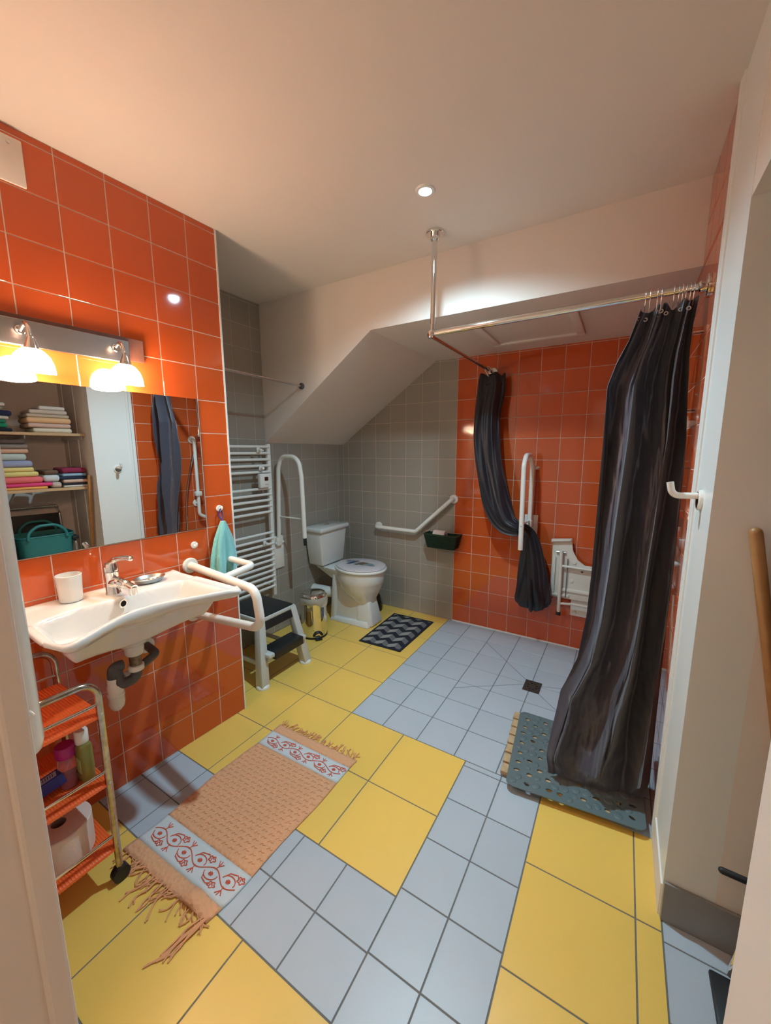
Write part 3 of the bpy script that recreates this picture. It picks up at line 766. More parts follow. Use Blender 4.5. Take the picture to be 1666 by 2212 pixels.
for i, (px, py, w, h, c) in enumerate([(-.215, .02, .030, .045, 'tealprint'), (-.180, -.005, .034, .075, 'navyprint'), (-.172, .040, .030, .028, 'brownprint'), (-.140, .0, .034, .060, 'greyprint'), (-.105, -.004, .030, .075, 'brownprint'), (-.070, .006, .028, .060, 'brownprint'), (-.040, .0, .026, .066, 'greyprint'), (-.008, .004, .026, .045, 'tealprint'), (.022, -.010, .020, .022, 'navyprint'), (-.245, .03, .018, .018, 'navyprint')]):
    sk = .012
    q = [(px - w / 2 - sk, tyc + py - h * .65), (px + w / 2 - sk, tyc + py - h * .65), (px + w / 2 + sk, tyc + py + h * .65), (px - w / 2 + sk, tyc + py + h * .65)]
    part(ld, 'printed_picture', ([(a, b, .4994 - .0020 * max(0, math.hypot((a + .098) / .19, (b - tyc) / .155) - .526)) for a, b in q], [(0, 1, 2, 3)]), c, False)
part(to, 'water_pipe', tube(fillet([(-.335, tyc - .02, .215), (-.42, tyc - .06, .215), (XREC, tyc - .07, .215)], .04), .048, 16), 'wplastic')

# toilet brush
br = thing('toilet_brush', 'black toilet brush holder half hidden behind the toilet', 'toilet brush', (-.075, 1.50, 0))
part(br, 'holder', xf(lathe([(.0001, 0), (.052, 0), (.055, .006), (.050, .06), (.036, .13), (.034, .145), (.0001, .145)], 24), T(-.110, 1.535, 0)), 'black')
part(br, 'handle', tube([(-.110, 1.535, .14), (-.110, 1.535, .30)], .008, 10, round_end=True), 'black')

# pedal bin
bn = thing('pedal_bin', 'small polished steel pedal bin between the step stool and the toilet', 'bin', (-.275, .885, 0))
bc = T(-.272, .888, 0)
part(bn, 'body', xf(lathe([(.098, .012), (.098, .295)], 40), bc), 'chrome')
part(bn, 'base_ring', xf(lathe([(.100, 0), (.101, .004), (.101, .014), (.099, .016)], 40), bc), 'black')
def liner(u, v):
    a = 2 * PI * u; r = .1005 + .006 * math.sin(v * PI) + .003 * math.sin(9 * a + 3 * v) * (1 - v) + .001
    return V((-.272 + r * math.cos(a), .888 + r * math.sin(a), lerp(.322, .258 - .018 * math.sin(2 * a + .7) + .006 * math.sin(7 * a), v)))
part(bn, 'bag', surf(liner, 60, 6, True), 'liner')
part(bn, 'lid', xf(lathe([(.098, .300), (.099, .318), (.097, .334), (.090, .342), (.06, .350), (.0001, .353)], 40), bc), 'chrome')
dd = V((.75, -.66, 0)); 
part(bn, 'pedal', xf(join(rbox(.085, .130, -.026, .026, .004, .014, .003)), bc @ R(math.atan2(dd.y, dd.x) + .15, 'Z')), 'black')
part(bn, 'pedal_cover', xf(tube(spline([(.099, -.034, .030), (.103, -.02, .050), (.104, .0, .056), (.103, .02, .050), (.099, .034, .030)]), .009, 10), bc @ R(math.atan2(dd.y, dd.x) + .15, 'Z')), 'black')
part(bn, 'lid_hinge', xf(rbox(-.115, -.090, -.03, .03, .24, .335, .006), bc @ R(math.atan2(dd.y, dd.x), 'Z')), 'black')

# step stool
st = thing('step_stool', 'two-step light grey plastic stool with black treads beside the orange wall', 'step stool', (-.25, .36, 0))
fx = -.125
def bar(a, b, wa, wb, da, db, r=.006):    # square tapered leg between two points: w along y, d along x
    a, b = V(a), V(b)
    return bevelled(hexa([(a.x - da, a.y - wa, a.z), (a.x + da, a.y - wa, a.z), (a.x + da, a.y + wa, a.z), (a.x - da, a.y + wa, a.z),
                          (b.x - db, b.y - wb, b.z), (b.x + db, b.y - wb, b.z), (b.x + db, b.y + wb, b.z), (b.x - db, b.y + wb, b.z)]), r, 2)
YA, YC = .235, .505
legs = [((-.070, .190, .012), (-.128, YA + .005, .405)), ((-.052, .545, .012), (-.128, YC, .405)), ((-.500, .190, .012), (-.430, YA + .005, .405)), ((-.500, .545, .012), (-.430, YC, .405))]
for a, b in legs:
    l_ = part(st, 'leg', bar(a, b, .031, .023, .030, .024), 'frame', 30)
    part(l_, 'foot', xf(lathe([(.040, 0), (.041, .004), (.038, .014), (.030, .020)], 20), T(a[0], a[1], 0)), 'wplastic')
part(st, 'top_frame', join(rbox(-.455, -.105, YA - .018, YC + .018, .385, .412, .008)), 'frame', 30)
part(st, 'top_tread', rbox(-.440, -.112, YA - .006, YC + .006, .360, .420, .006), 'black', 30, label='black rubber upper tread')
part(st, 'apron', join(bevelled(hexa([(-.105, YA - .01, .335), (-.095, YA - .01, .335), (-.095, YC + .01, .335), (-.105, YC + .01, .335), (-.118, YA, .385), (-.106, YA, .385), (-.106, YC, .385), (-.118, YC, .385)]), .002, 1)), 'black', 30)
part(st, 'step', join(rbox(-.150, -.028, YA - .02, YC + .035, .178, .205, .008)), 'frame', 30)
part(st, 'step_tread', join(rbox(-.140, -.020, YA + .022, YC - .002, .158, .213, .007)), 'black', 30, label='black rubber lower tread')
for ya, yb, xa in ((.205, .53, -.07),):
    sp = [V((xa, lerp(ya, yb, t), .155 - .030 * math.sin(PI * t) * -1 - .0)) for t in [i / 8 for i in range(9)]]
for ys, yl in ((YA - .006, .222), (YC + .008, .520)):      # side frames: arch under the top and low brace
    pts = [(-.445, .395), (-.445, .30), (-.42, .345), (-.36, .362), (-.20, .362), (-.150, .335), (-.125, .27), (-.105, .395)]
    pr0 = prism([(x, z) for x, z in reversed(pts)][::-1], 0, .010)
    v = [(x, ys - .005 + c, z) for x, z, c in pr0[0]]
    part(st, 'side_arch', (v, pr0[1]), 'frame', False)
    part(st, 'brace', bar((-.485, yl, .12), (-.085, yl, .105), .006, .006, .002, .002, .001) if False else rbox(-.480, -.085, yl - .006, yl + .006, .105, .135, .004), 'frame', 30)
part(st, 'step_arch', ([(-.052 + .0 * k, y, z) for k, (y, z) in enumerate([])], []) if False else rbox(-.062, -.050, YA - .01, YC + .02, .150, .182, .003), 'frame', 30)

# chevron bath mat
cm = thing('bath_mat', 'small black mat with grey and beige chevrons in front of the toilet', 'mat', (.26, 1.26, 0))
P = [V((.095, .969)), V((.445, .984)), V((.448, 1.560)), V((.072, 1.545))]
def mp(u, v, z):
    a = P[0].lerp(P[1], u); b = P[3].lerp(P[2], u); q = a.lerp(b, v); return V((q.x, q.y, z))
vs_ = [mp(0, 0, 0), mp(1, 0, 0), mp(1, 1, 0), mp(0, 1, 0), mp(0, 0, .007), mp(1, 0, .007), mp(1, 1, .007), mp(0, 1, .007)]
part(cm, 'backing', bevelled(hexa(vs_), .002, 1), 'blackmat', False)
qs = [[], []]
NC = 6; per = .185; br_ = .075
for ci in range(NC):
    u0, u1 = .05 + .90 * ci / NC, .05 + .90 * (ci + 1) / NC
    s0, s1 = (0, br_) if ci % 2 == 0 else (br_, 0)
    for k in range(-1, 7):
        base = k * per
        q = [(u0, base + s0), (u1, base + s1), (u1, base + s1 + per * .54), (u0, base + s0 + per * .54)]
        q = clip(clip(q, 0, -1, -.035), 0, 1, .965)
        if len(q) > 2: qs[ci % 2].append(q)
for i, nm in ((0, 'lightgrey'), (1, 'midgrey')):
    for q in qs[i]:
        part(cm, 'chevron_piece', prism([tuple(mp(a, b, 0).xy) for a, b in q], .0068, .0082), nm, False)

# L-shaped grab rail on the back wall
gl = thing('grab_rail', 'bent white grab rail on the grey tiled wall beside the toilet', 'grab rail', (.2, YB, .75))
part(gl, 'rail_tube', tube(fillet([(-.165, YB - .012, .748), (-.165, YB - .058, .748), (.236, YB - .058, .744), (.553, YB - .058, 1.036), (.553, YB - .006, 1.036)], [.03, .05, .03], 8), .0165, 16), 'rail')
part(gl, 'flange', disc((-.165, YB - .0005, .748), (0, -1, 0), .036, .010), 'rail')
part(gl, 'flange', disc((.553, YB - .0005, 1.036), (0, -1, 0), .036, .010), 'rail')

# basket with a paper roll
bs = thing('basket', 'dark green woven plastic basket hung on the tile joint below the grab rail', 'basket', (.49, 1.61, .64))
tx0, tx1, ty0, ty1, bx0, bx1, by0, by1 = .345, .628, 1.555, 1.676, .372, .600, 1.575, 1.670
def wallq(a, b, c, d, t):   # thin panel from quad plus thickness inward to basket centre
    ctr = V((.486, 1.62, .69)); pts = [V(a), V(b), V(c), V(d)]
    n = (pts[1] - pts[0]).cross(pts[3] - pts[0]).normalized()
    if n.dot(ctr - pts[0]) < 0: n = -n
    return hexa([p for p in pts] + [p + n * t for p in pts])
zt, zb_ = .752, .636
wq = [wallq((bx0, by0, zb_), (bx1, by0, zb_), (tx1, ty0, zt), (tx0, ty0, zt), .003), wallq((bx1, by0, zb_), (bx1, by1, zb_), (tx1, ty1, zt), (tx1, ty0, zt), .003),
      wallq((bx1, by1, zb_), (bx0, by1, zb_), (tx0, ty1, zt), (tx1, ty1, zt), .003), wallq((bx0, by1, zb_), (bx0, by0, zb_), (tx0, ty0, zt), (tx0, ty1, zt), .003), box(bx0, bx1, by0, by1, zb_, zb_ + .003)]
weave = []
for r in range(9):
    t = (r + .5) / 9; z = lerp(zb_, zt, t); xa, xb, ya, yb = lerp(bx0, tx0, t), lerp(bx1, tx1, t), lerp(by0, ty0, t), lerp(by1, ty1, t)
    n = 22
    weave.append(tube([(lerp(xa, xb, i / n), ya - .002 - .002 * (1 if (i + r) % 2 else -1), z) for i in range(n + 1)], .0035, 6))
    weave.append(tube([(xb + .002 + .002 * (1 if (i + r) % 2 else -1), lerp(ya, yb, i / 9), z) for i in range(10)], .0035, 6))
part(bs, 'basket_walls', join(*wq), 'green', False)
part(bs, 'weave', join(*weave), 'green', kind='stuff')
part(bs, 'rim', tube(fillet([(tx0, ty1, zt), (tx0, ty0, zt), (tx1, ty0, zt), (tx1, ty1, zt)], .01), .005, 8), 'green')
rl = thing('toilet_roll', 'pale toilet roll lying in the dark green basket', 'toilet roll', (.47, 1.62, .70))
part(rl, 'paper', xf(lathe([(.018, -.05), (.043, -.05), (.044, -.048), (.044, .048), (.043, .05), (.018, .05), (.018, -.05)], 32, False), T(.462, 1.622, .735) @ R(PI / 2, 'Y')), 'paper')
part(rl, 'core', xf(lathe([(.0175, -.0495), (.0175, .0495), (.0165, .0495), (.0165, -.0495), (.0175, -.0495)], 20, False), T(.462, 1.622, .735) @ R(PI / 2, 'Y')), 'card')

# ------------------------------------------------------------------ rods
cr = thing('shower_curtain_rod', 'L-shaped chrome curtain rod hung from the ceiling over the shower', 'curtain rod', (.86, .53, 1.98))
RC = V((.862, .535, 1.978)); ZR = 1.978
part(cr, 'ceiling_post', tube([(.862, .555, CEIL_Z - .005), (.862, .545, ZR + .02)], .0125, 16), 'chrome')
part(cr, 'ceiling_flange', join(disc((.862, .557, CEIL_Z - .0005), (0, 0, -1), .045, .012, 28), disc((.862, .557, CEIL_Z - .012), (0, 0, -1), .022, .03, 20)), 'chrome')
part(cr, 'long_rod', tube([(.862, .535, ZR + .005), (XR - .004, .505, ZR)], .0125, 16), 'chrome')
part(cr, 'short_rod', tube([(.862, .535, ZR - .004), (.836, YB - .004, 1.990)], .0110, 16), 'chrome', label='thin short rod to the back wall')
part(cr, 'corner_elbow', join(xf(lathe([(.0001, -.022), (.016, -.016), (.021, 0), (.016, .016), (.0001, .022)], 20), T(.862, .53, ZR)), tube([(.862, .540, ZR + .05), (.862, .536, ZR)], .010, 12)), 'chrome')
part(cr, 'wall_flange', join(disc((XR - .0005, .505, ZR), (-1, 0, 0), .038, .010, 24), disc((XR - .010, .505, ZR), (-1, 0, 0), .020, .022, 20)), 'chrome')
part(cr, 'wall_flange', join(disc((.836, YB - .0005, 1.990), (0, -1, 0), .034, .010, 24)), 'chrome')
sb = thing('tension_rod', 'thin brown metal rod from behind the orange wall to the bulkhead', 'rod', (-.18, .4, 1.854))
part(sb, 'rod_tube', tube([(-.182, .0, 1.866), (-.182, YBULK - .003, 1.854)], .0075, 12), 'brushed')
part(sb, 'end_cap', disc((-.182, YBULK - .0005, 1.854), (0, -1, 0), .021, .014, 20), 'steelgrey')

# ------------------------------------------------------------------ curtains
def cprofile(t, k):       # pointed-ish fold wave
    s = math.sin(t); return math.copysign(abs(s) ** k, s)
Lx = [(0, 1.570), (.014, 1.546), (.062, 1.527), (.132, 1.520), (.236, 1.530), (.321, 1.541), (.403, 1.550), (.451, 1.568), (.565, 1.604), (.75, 1.624), (.945, 1.629), (1.46, 1.630), (1.668, 1.628), (1.75, 1.652), (1.83, 1.686), (1.90, 1.706), (1.935, 1.716)]
Rx = [(0, 1.880), (.159, 1.890), (.7, 1.893), (1.2, 1.890), (1.46, 1.890), (1.62, 1.882), (1.77, 1.874), (1.86, 1.876), (1.935, 1.884)]
Yc = [(0, .36), (.12, .375), (.4, .42), (.9, .455), (1.5, .485), (1.93, .505)]
from mathutils import noise as NZ
def warp(u): return u + .035 * math.sin(2 * PI * u + .5) + .018 * math.sin(4 * PI * u + 2)
def big(u, v):
    z = lerp(1.936, .056, v)
    xl, xr = interp(Lx, z), interp(Rx, z); yc = interp(Yc, z)
    w = xr - xl; top = sstep(1.55, 1.93, z); low = 1 - sstep(.30, .80, z)
    wu = warp(u)
    env = sstep(0, .07, u) * sstep(0, .05, 1 - u)
    slant = .9 * math.sin(1.1 * z + .4) * (1 - u)
    ph = 2 * PI * (2.55 * wu - .42 * z) + .7 * NZ.noise(V((u * 2, z * 1.2, 5)))
    amp = interp([(0, .050), (.2, .075), (.6, .058), (1.2, .052), (1.6, .046), (1.94, .026)], z)
    main = math.sin(ph) + .34 * math.sin(2 * ph + 1.1 + 1.6 * z) + .16 * math.sin(3 * ph - 2 * z)
    fine = math.sin(wu * 2 * PI * 8 + 2.0 * math.sin(1.7 * z))
    y = yc - env * (amp * main * (1 - .45 * low) + fine * (.003 + .013 * top))
    y += .045 * math.exp(-((u - .76 - .03 * math.sin(2 * z)) / .035) ** 2) * (1 - top)
    # sagging crease lines running down to the left in the lower bag
    for c0, wd, a in ((.78, .05, .030), (.50, .06, .034), (.22, .05, .022)):
        y += low * a * math.exp(-((u - c0 - .55 * (z - .38)) / wd) ** 2) * sstep(.10, .22, z)
    y -= .035 * low * math.sin(PI * u) + .055 * (1 - u) * sstep(.45, .05, z) if False else .035 * low * math.sin(PI * u) + .050 * (1 - u) * (1 - sstep(.03, .40, z))
    nzv = NZ.fractal(V((u * 5, z * 1.6, 3.1)), .9, 2.1, 4)
    nz2 = NZ.fractal(V((u * 9 + z * 4, z * 7 - u * 5, 8.2)), .8, 2.2, 3)
    y += env * (.022 * nzv + (.002 + .010 * low) * nz2)
    x = lerp(xl, xr, u) + .020 * math.cos(ph) * env * (w / .3)
    if z < .17:
        k = sstep(0, 1, (.17 - z) / .115)
        y = lerp(y, yc + .030 - .055 * (1 - u) + .010 * math.sin(17 * u), .8 * k); x = lerp(x, lerp(xl, xr, u) * .95 + .05 * 1.72, .6 * k)
        z += (.004 * math.sin(7 * u) + .012 * u * u) * k
    if z > 1.88: z += (.012 * math.sin(u * 2 * PI * 4.2 + 1) + .010 * (u - .5)) * (z - 1.88) / .056
    return V((x, y, z))
def thicken(s, nu, nv, t=.0015):
    return s
M['curtain2'] = mat('dark_navy_taffeta', (.016, .015, .022), .42, sheen=.06)
bigc = thing('shower_curtain', 'long dark grey taffeta shower curtain gathered at the right end of the rod', 'shower curtain', (1.75, .44, .05))
o = part(bigc, 'fabric', surf(big, 220, 220), 'curtain', 'all')
def hooks_(xs, ys, z, ztop, dirx, group, label, n0):
    pass
def ring(loc, ang, label, group, r=.019, drop=.055):
    k = thing('curtain_ring', label, 'curtain ring', loc, 0, group)
    c = V(loc); d = V((0, 1, 0)) if ang == 0 else V((1, 0, 0))
    pts = [c + d * (-r * math.sin(a)) + V((0, 0, r * math.cos(a))) for a in [(-150 + i * 22) * PI / 180 for i in range(14)]]
    pts = pts + [c + d * (-.006) + V((0, 0, -drop * .6)), c + d * .004 + V((0, 0, -drop))]
    part(k, 'wire', tube(spline(pts, 3), .0018, 6), 'brushed')
ORD = ['first', 'second', 'third', 'fourth', 'fifth', 'sixth', 'seventh', 'eighth', 'ninth', 'tenth']
for k_, x in enumerate( (1.728, 1.742, 1.764, 1.776, 1.812, 1.826, 1.836, 1.846, 1.858, 1.868)):
    ring((x, .535 - (x - .862) * .0286, ZR), 0, ORD[k_] + ' bent wire hook from the left carrying the long dark curtain', 'wire hooks on the long rod')
# eyelets
for u_ in (.08, .16, .30, .42, .55, .7, .84):
    p = big(u_, .012); part(bigc, 'eyelet', xf(lathe([(.004, -.001), (.007, -.001), (.0075, .0005), (.007, .002), (.004, .002)], 14, False), T(p.x, p.y - .003, p.z - .006) @ R(PI / 2, 'X')), 'brushed')

# small curtain, gathered behind the folded rail
cpath = [((.848, 1.60, 1.958), .088, .050), ((.846, 1.585, 1.85), .100, .055), ((.835, 1.56, 1.70), .092, .055), ((.838, 1.545, 1.55), .092, .055), ((.862, 1.53, 1.38), .092, .055),
         ((.900, 1.52, 1.20), .096, .055), ((.945, 1.51, 1.04), .096, .050), ((1.010, 1.50, .925), .082, .045), ((1.090, 1.49, .885), .058, .036), ((1.150, 1.50, .878), .040, .028),
         ((1.180, 1.52, .835), .046, .030), ((1.196, 1.53, .75), .064, .040), ((1.206, 1.545, .62), .085, .048), ((1.212, 1.56, .48), .104, .052), ((1.214, 1.565, .36), .124, .055), ((1.216, 1.57, .305), .110, .045)]
cps = spline([p[0] for p in cpath], 12); rws = spline([(p[1], p[2], 0) for p in cpath], 12)
nC = len(cps) - 1
def small(u, v):
    i = min(nC, int(round(v * nC))); p = cps[i]; t = (cps[min(i + 1, nC)] - cps[max(i - 1, 0)]).normalized()
    a = 2 * PI * u
    side = t.cross(V((0, 1, 0))); side = side.normalized() if side.length > .1 else V((1, 0, 0))
    if side.x < 0: side = -side
    fold = 1 + .24 * math.cos(5 * a + 1.5 * math.sin(v * 7)) + .05 * math.cos(11 * a + 5 * v)
    w, d = rws[i].x, rws[i].y
    if v > .93: pass
    q = p + side * (math.cos(a) * w * (1 + (fold - 1) * .35)) + V((0, -1, 0)) * (math.sin(a) * d * fold)
    if v > .9: q.z += (.014 * math.cos(2 * a + .4) + .005 * math.cos(7 * a)) * (v - .9) / .1
    q += V((NZ.fractal(V((math.cos(a) * 1.5, math.sin(a) * 1.5, v * 6)), .9, 2, 2) * .008, -NZ.fractal(V((math.cos(a) * 2.2 + 5, math.sin(a) * 2.2, v * 5)), .9, 2, 2) * .016, 0)) * sstep(0, .06, v)
    if v < .04: q.z += .012 * math.cos(5 * a + 1)
    return q
sc = thing('shower_curtain', 'short dark curtain tucked behind the folded rail on the orange back wall', 'shower curtain', (.9, 1.55, .3))
sv, sf = surf(small, 120, nC, True)
sf.append(tuple(nC * 120 + i for i in range(120))); sf.append(tuple(range(119, -1, -1)))
part(sc, 'fabric', (sv, sf), 'curtain2', 'all')
part(sc, 'tie_end', tube(spline([(1.206, 1.50, .52), (1.214, 1.497, .40), (1.222, 1.505, .285)]), [.010] * 8 + [.014] * 8 + [.006], 8), 'curtain2')
for k_, y in enumerate((1.52, 1.545, 1.60)):
    ring((.862 - .026 * (y - .535) / 1.146, y, ZR + .012 * (y - .535) / 1.14 - .002), 1, ('foremost', 'middle', 'rearmost')[k_] + ' of three wire hooks carrying the short curtain at the back wall', 'wire hooks on the short rod', drop=.045)

# folded support rail in the shower
f2 = thing('folding_rail', 'white folding support rail hinged up on the orange shower wall', 'grab rail', (1.16, YB, .9))
part(f2, 'rail_tube', tube(fillet([(1.156, 1.372, .762), (1.150, 1.378, 1.33), (1.150, 1.43, 1.392), (1.152, 1.57, 1.392), (1.158, 1.618, 1.31), (1.158, 1.622, .915)], [.07, .06, .06, .07], 8), .0165, 16), 'rail')
part(f2, 'hinge', join(rbox(1.138, 1.178, 1.60, YB - .012, .880, .930, .005), tube([(1.13, 1.622, .905), (1.186, 1.622, .905)], .008, 10)), 'rail')
part(f2, 'wall_plate', rbox(1.112, 1.206, YB - .014, YB - .0005, .80, .96, .005), 'rail')
part(f2, 'cross_bar', tube([(1.154, 1.372, .93), (1.157, 1.620, .925)], .006, 10), 'rail')
part(f2, 'bolt', disc((1.155, 1.357, .925), (0, -1, 0), .004, .003, 10), 'brushed')
part(f2, 'wall_buffer', tube([(1.185, YB - .001, 1.30), (1.175, 1.635, 1.302)], .012, 12), 'rail')

# folded shower seat
ss = thing('shower_bench', 'ivory plastic shower seat folded up against the orange wall', 'bench', (1.45, YB, .3))
def yz(poly, y0, y1, r=None):     # polygon in xz extruded in y
    v, f = prism(poly, 0, y1 - y0); v = [(a, y1 - c, b) for a, b, c in v]
    return bevelled((v, f), r, 2) if r else (v, f)
part(ss, 'seat_panel', join(yz([(1.322, .385), (1.70, .385), (1.70, .640), (1.535, .640), (1.490, .672), (1.455, .735), (1.446, .800), (1.445, .822), (1.312, .806), (1.312, .782), (1.322, .775)], 1.625, 1.643, .004)), 'seatplastic', 30)
part(ss, 'raised_border', join(yz([(1.330, .42), (1.350, .42), (1.350, .68), (1.330, .70)], 1.612, 1.627, .003), yz([(1.330, .400), (1.45, .400), (1.45, .418), (1.330, .418)], 1.612, 1.627, .003),
     yz([(1.315, .790), (1.440, .808), (1.440, .822), (1.315, .806)], 1.600, 1.627, .003), yz([(1.40, .440), (1.69, .440), (1.69, .462), (1.40, .462)], 1.614, 1.627, .003), yz([(1.43, .602), (1.69, .602), (1.69, .618), (1.43, .618)], 1.614, 1.627, .003)), 'seatplastic', 30)
part(ss, 'support_leg', join(tube([(1.385, 1.598, .735), (1.392, 1.596, .285)], .0115, 14)), 'seatplastic')
part(ss, 'cross_strut', join(tube([(1.388, 1.598, .628), (1.70, 1.598, .622)], .0085, 12)), 'seatplastic')
part(ss, 'cross_strut', join(tube([(1.392, 1.597, .352), (1.47, 1.600, .362), (1.70, 1.60, .362)], .0085, 12)), 'seatplastic')
part(ss, 'foot_cap', tube([(1.392, 1.596, .292), (1.392, 1.596, .268)], [.014, .016], 14), 'black')
part(ss, 'wall_plate', join(rbox(1.462, 1.70, 1.645, YB - .0005, .262, .46, .006)), 'seatplastic', 30)
part(ss, 'bolt', disc((1.490, 1.645, .290), (0, -1, 0), .012, .006, 16), 'seatplastic')
part(ss, 'bolt', disc((1.47, 1.625, .655), (0, -1, 0), .013, .005, 16), 'seatplastic')
part(ss, 'bolt', disc((1.46, 1.625, .52), (0, -1, 0), .011, .005, 16), 'seatplastic')
part(ss, 'drain_hole', disc((1.52, 1.6245, .600), (0, -1, 0), .009, .0012, 14), 'darkhole')
part(ss, 'pivot', tube([(1.350, 1.612, .722), (1.412, 1.612, .722)], .007, 10), 'brushed')
part(ss, 'cable', tube([(1.428, 1.610, .68), (1.428, 1.610, .40)], .0028, 6), 'steelgrey')

# right wall shower fittings
sg = thing('shower_rail', 'white vertical shower grab rail on the right wall behind the long curtain', 'grab rail', (1.86, .79, .9))
part(sg, 'rail_tube', tube(fillet([(XR - .006, .79, 1.53), (1.862, .79, 1.53), (1.862, .79, .82), (1.862, .86, .78), (1.862, 1.28, .78), (XR - .006, 1.28, .78)], .035, 6), .016, 14), 'rail')
part(sg, 'flange', disc((XR - .0005, .79, 1.53), (-1, 0, 0), .036, .010), 'rail')
part(sg, 'flange', disc((XR - .0005, 1.28, .78), (-1, 0, 0), .036, .010), 'rail')
part(sg, 'bracket', join(tube([(XR - .001, .79, .93), (1.862, .79, .93)], .014, 12), disc((XR - .0005, .79, .93), (-1, 0, 0), .034, .010)), 'rail')
part(sg, 'slider', rbox(1.838, 1.886, .76, .82, 1.00, 1.045, .008), 'rail')
rs = thing('shower_riser', 'chrome shower pipe high on the right tiled wall behind the curtain', 'shower pipe', (1.87, .84, 1.55))
part(rs, 'pipe', tube([(1.868, .845, 1.56), (1.868, .845, 1.93)], .011, 12), 'chrome')
part(rs, 'bracket', tube([(XR - .001, .845, 1.905), (1.868, .845, 1.905)], .009, 10), 'chrome')
part(rs, 'bracket', tube([(XR - .001, .845, 1.59), (1.868, .845, 1.59)], .009, 10), 'chrome')
mx_ = thing('shower_mixer', 'chrome shower mixer on the right tiled wall hidden by the curtain', 'tap', (1.88, .95, 1.1))
part(mx_, 'mixer_body', tube([(1.872, .88, 1.10), (1.872, 1.06, 1.10)], .020, 16), 'chrome')
part(mx_, 'inlet', tube([(XR - .001, .90, 1.10), (1.872, .90, 1.10)], .018, 12), 'chrome')
part(mx_, 'inlet', tube([(XR - .001, 1.04, 1.10), (1.872, 1.04, 1.10)], .018, 12), 'chrome')
part(mx_, 'hose', tube(spline([(1.872, .97, 1.08), (1.865, .93, .75), (1.862, .80, .42), (1.862, .72, .36), (1.862, .66, .50), (1.866, .68, 1.0), (1.868, .80, 1.5), (1.868, .842, 1.60)]), .007, 8), 'chrome')

# hook on the white panel
hp = thing('coat_hook', 'large white tubular hook on the painted panel right of the shower', 'hook', (XR, .155, 1.29))
part(hp, 'hook_tube', tube(fillet([(XR - .006, .155, 1.292), (1.838, .155, 1.290), (1.830, .155, 1.330)], .022, 8), .0095, 14), 'rail')
part(hp, 'rosette', disc((XR - .0012, .155, 1.280), (-1, 0, 0), .030, .010, 28), 'rail')
part(hp, 'chrome_ring', disc((XR - .010, .155, 1.280), (-1, 0, 0), .024, .002, 28), 'chrome')

# drain
dg = thing('floor_drain', 'small square tarnished metal floor drain in the grey shower floor', 'drain', (*dr, 0))
part(dg, 'grating_plate', box(dr[0] - .043, dr[0] + .043, dr[1] - .055, dr[1] + .055, -.002, .0016), 'drain', False)
part(dg, 'grating_rim', join(*[box(dr[0] - .046, dr[0] + .046, dr[1] + s * .057 - .003, dr[1] + s * .057 + .003, 0, .0024) for s in (-1, 1)], *[box(dr[0] + s * .045 - .003, dr[0] + s * .045 + .003, dr[1] - .057, dr[1] + .057, 0, .0024) for s in (-1, 1)]), 'drain', False)
for a in range(8): part(dg, 'drain_hole', disc((dr[0] + .026 * math.cos(a * PI / 4 + .4), dr[1] + .034 * math.sin(a * PI / 4 + .4), .0016), (0, 0, 1), .006, .0006, 10), 'darkhole', False)

# duckboard and rubber mat
db = thing('duckboard', 'wooden slatted duckboard at the shower entrance under the grey-green rubber mat', 'duckboard', (1.58, .47, 0))
ny = 7; dy = .448 / ny
for i in range(ny):
    y0 = .278 + i * dy
    part(db, 'slat', rbox(1.345 - .042 * i / ny, 1.80, y0, y0 + dy - .012, .008, .030, .003, 1), 'wood', False)
for x in (1.36, 1.56, 1.75): part(db, 'batten', box(x, x + .04, .285, .71, .0005, .0085), 'wood_stick', False)
holes = [(1.383, 0.67), (1.469, 0.685), (1.384, 0.605), (1.428, 0.639), (1.385, 0.558), (1.475, 0.599), (1.44, 0.556), (1.394, 0.487), (1.436, 0.521), (1.484, 0.481), (1.401, 0.417), (1.486, 0.428), (1.405, 0.358), (1.448, 0.387), (1.408, 0.309), (1.498, 0.35), (1.463, 0.306), (1.537, 0.318), (1.462, 0.251), (1.548, 0.267), (1.589, 0.269), (1.674, 0.293), (1.717, 0.325), (1.796, 0.347), (1.843, 0.360), (1.759, 0.287), (1.840, 0.300), (1.56, .62), (1.62, .55), (1.58, .45), (1.66, .43), (1.72, .52), (1.70, .64), (1.80, .60), (1.77, .45), (1.65, .36)]
cu = D.curves.new('matcurve', 'CURVE'); cu.dimensions = '2D'; cu.fill_mode = 'BOTH'; cu.extrude = .0016; cu.bevel_depth = .0008; cu.bevel_resolution = 0
def addsp(pts):
    s = cu.splines.new('POLY'); s.points.add(len(pts) - 1); s.use_cyclic_u = True
    for p, q in zip(s.points, pts): p.co = (q[0], q[1], 0, 1)
MC = [(1.384, .210), (1.886, .262), (1.872, .735), (1.335, .725)]
outl = fillet([((MC[0][0] + MC[1][0]) / 2, (MC[0][1] + MC[1][1]) / 2, 0)] + [(*MC[1], 0), (*MC[2], 0), (*MC[3], 0), (*MC[0], 0)] + [((MC[0][0] + MC[1][0]) / 2, (MC[0][1] + MC[1][1]) / 2, 0)], .03, 6)[:-1]
addsp([(p.x, p.y) for p in outl])
for (hx, hy) in holes:
    a0 = random.uniform(-.5, .5); ra_, rb = random.uniform(.011, .014), random.uniform(.008, .011)
    pts = []
    for k in range(12):
        a = 2 * PI * k / 12; x, y = ra_ * math.cos(a) * (1 + .15 * math.sin(a)), rb * math.sin(a); pts.append((hx + x * math.cos(a0) - y * math.sin(a0), hy + x * math.sin(a0) + y * math.cos(a0)))
    addsp(pts)
tmp = D.objects.new('matcurve', cu); COL.objects.link(tmp)
bpy.context.view_layer.update()
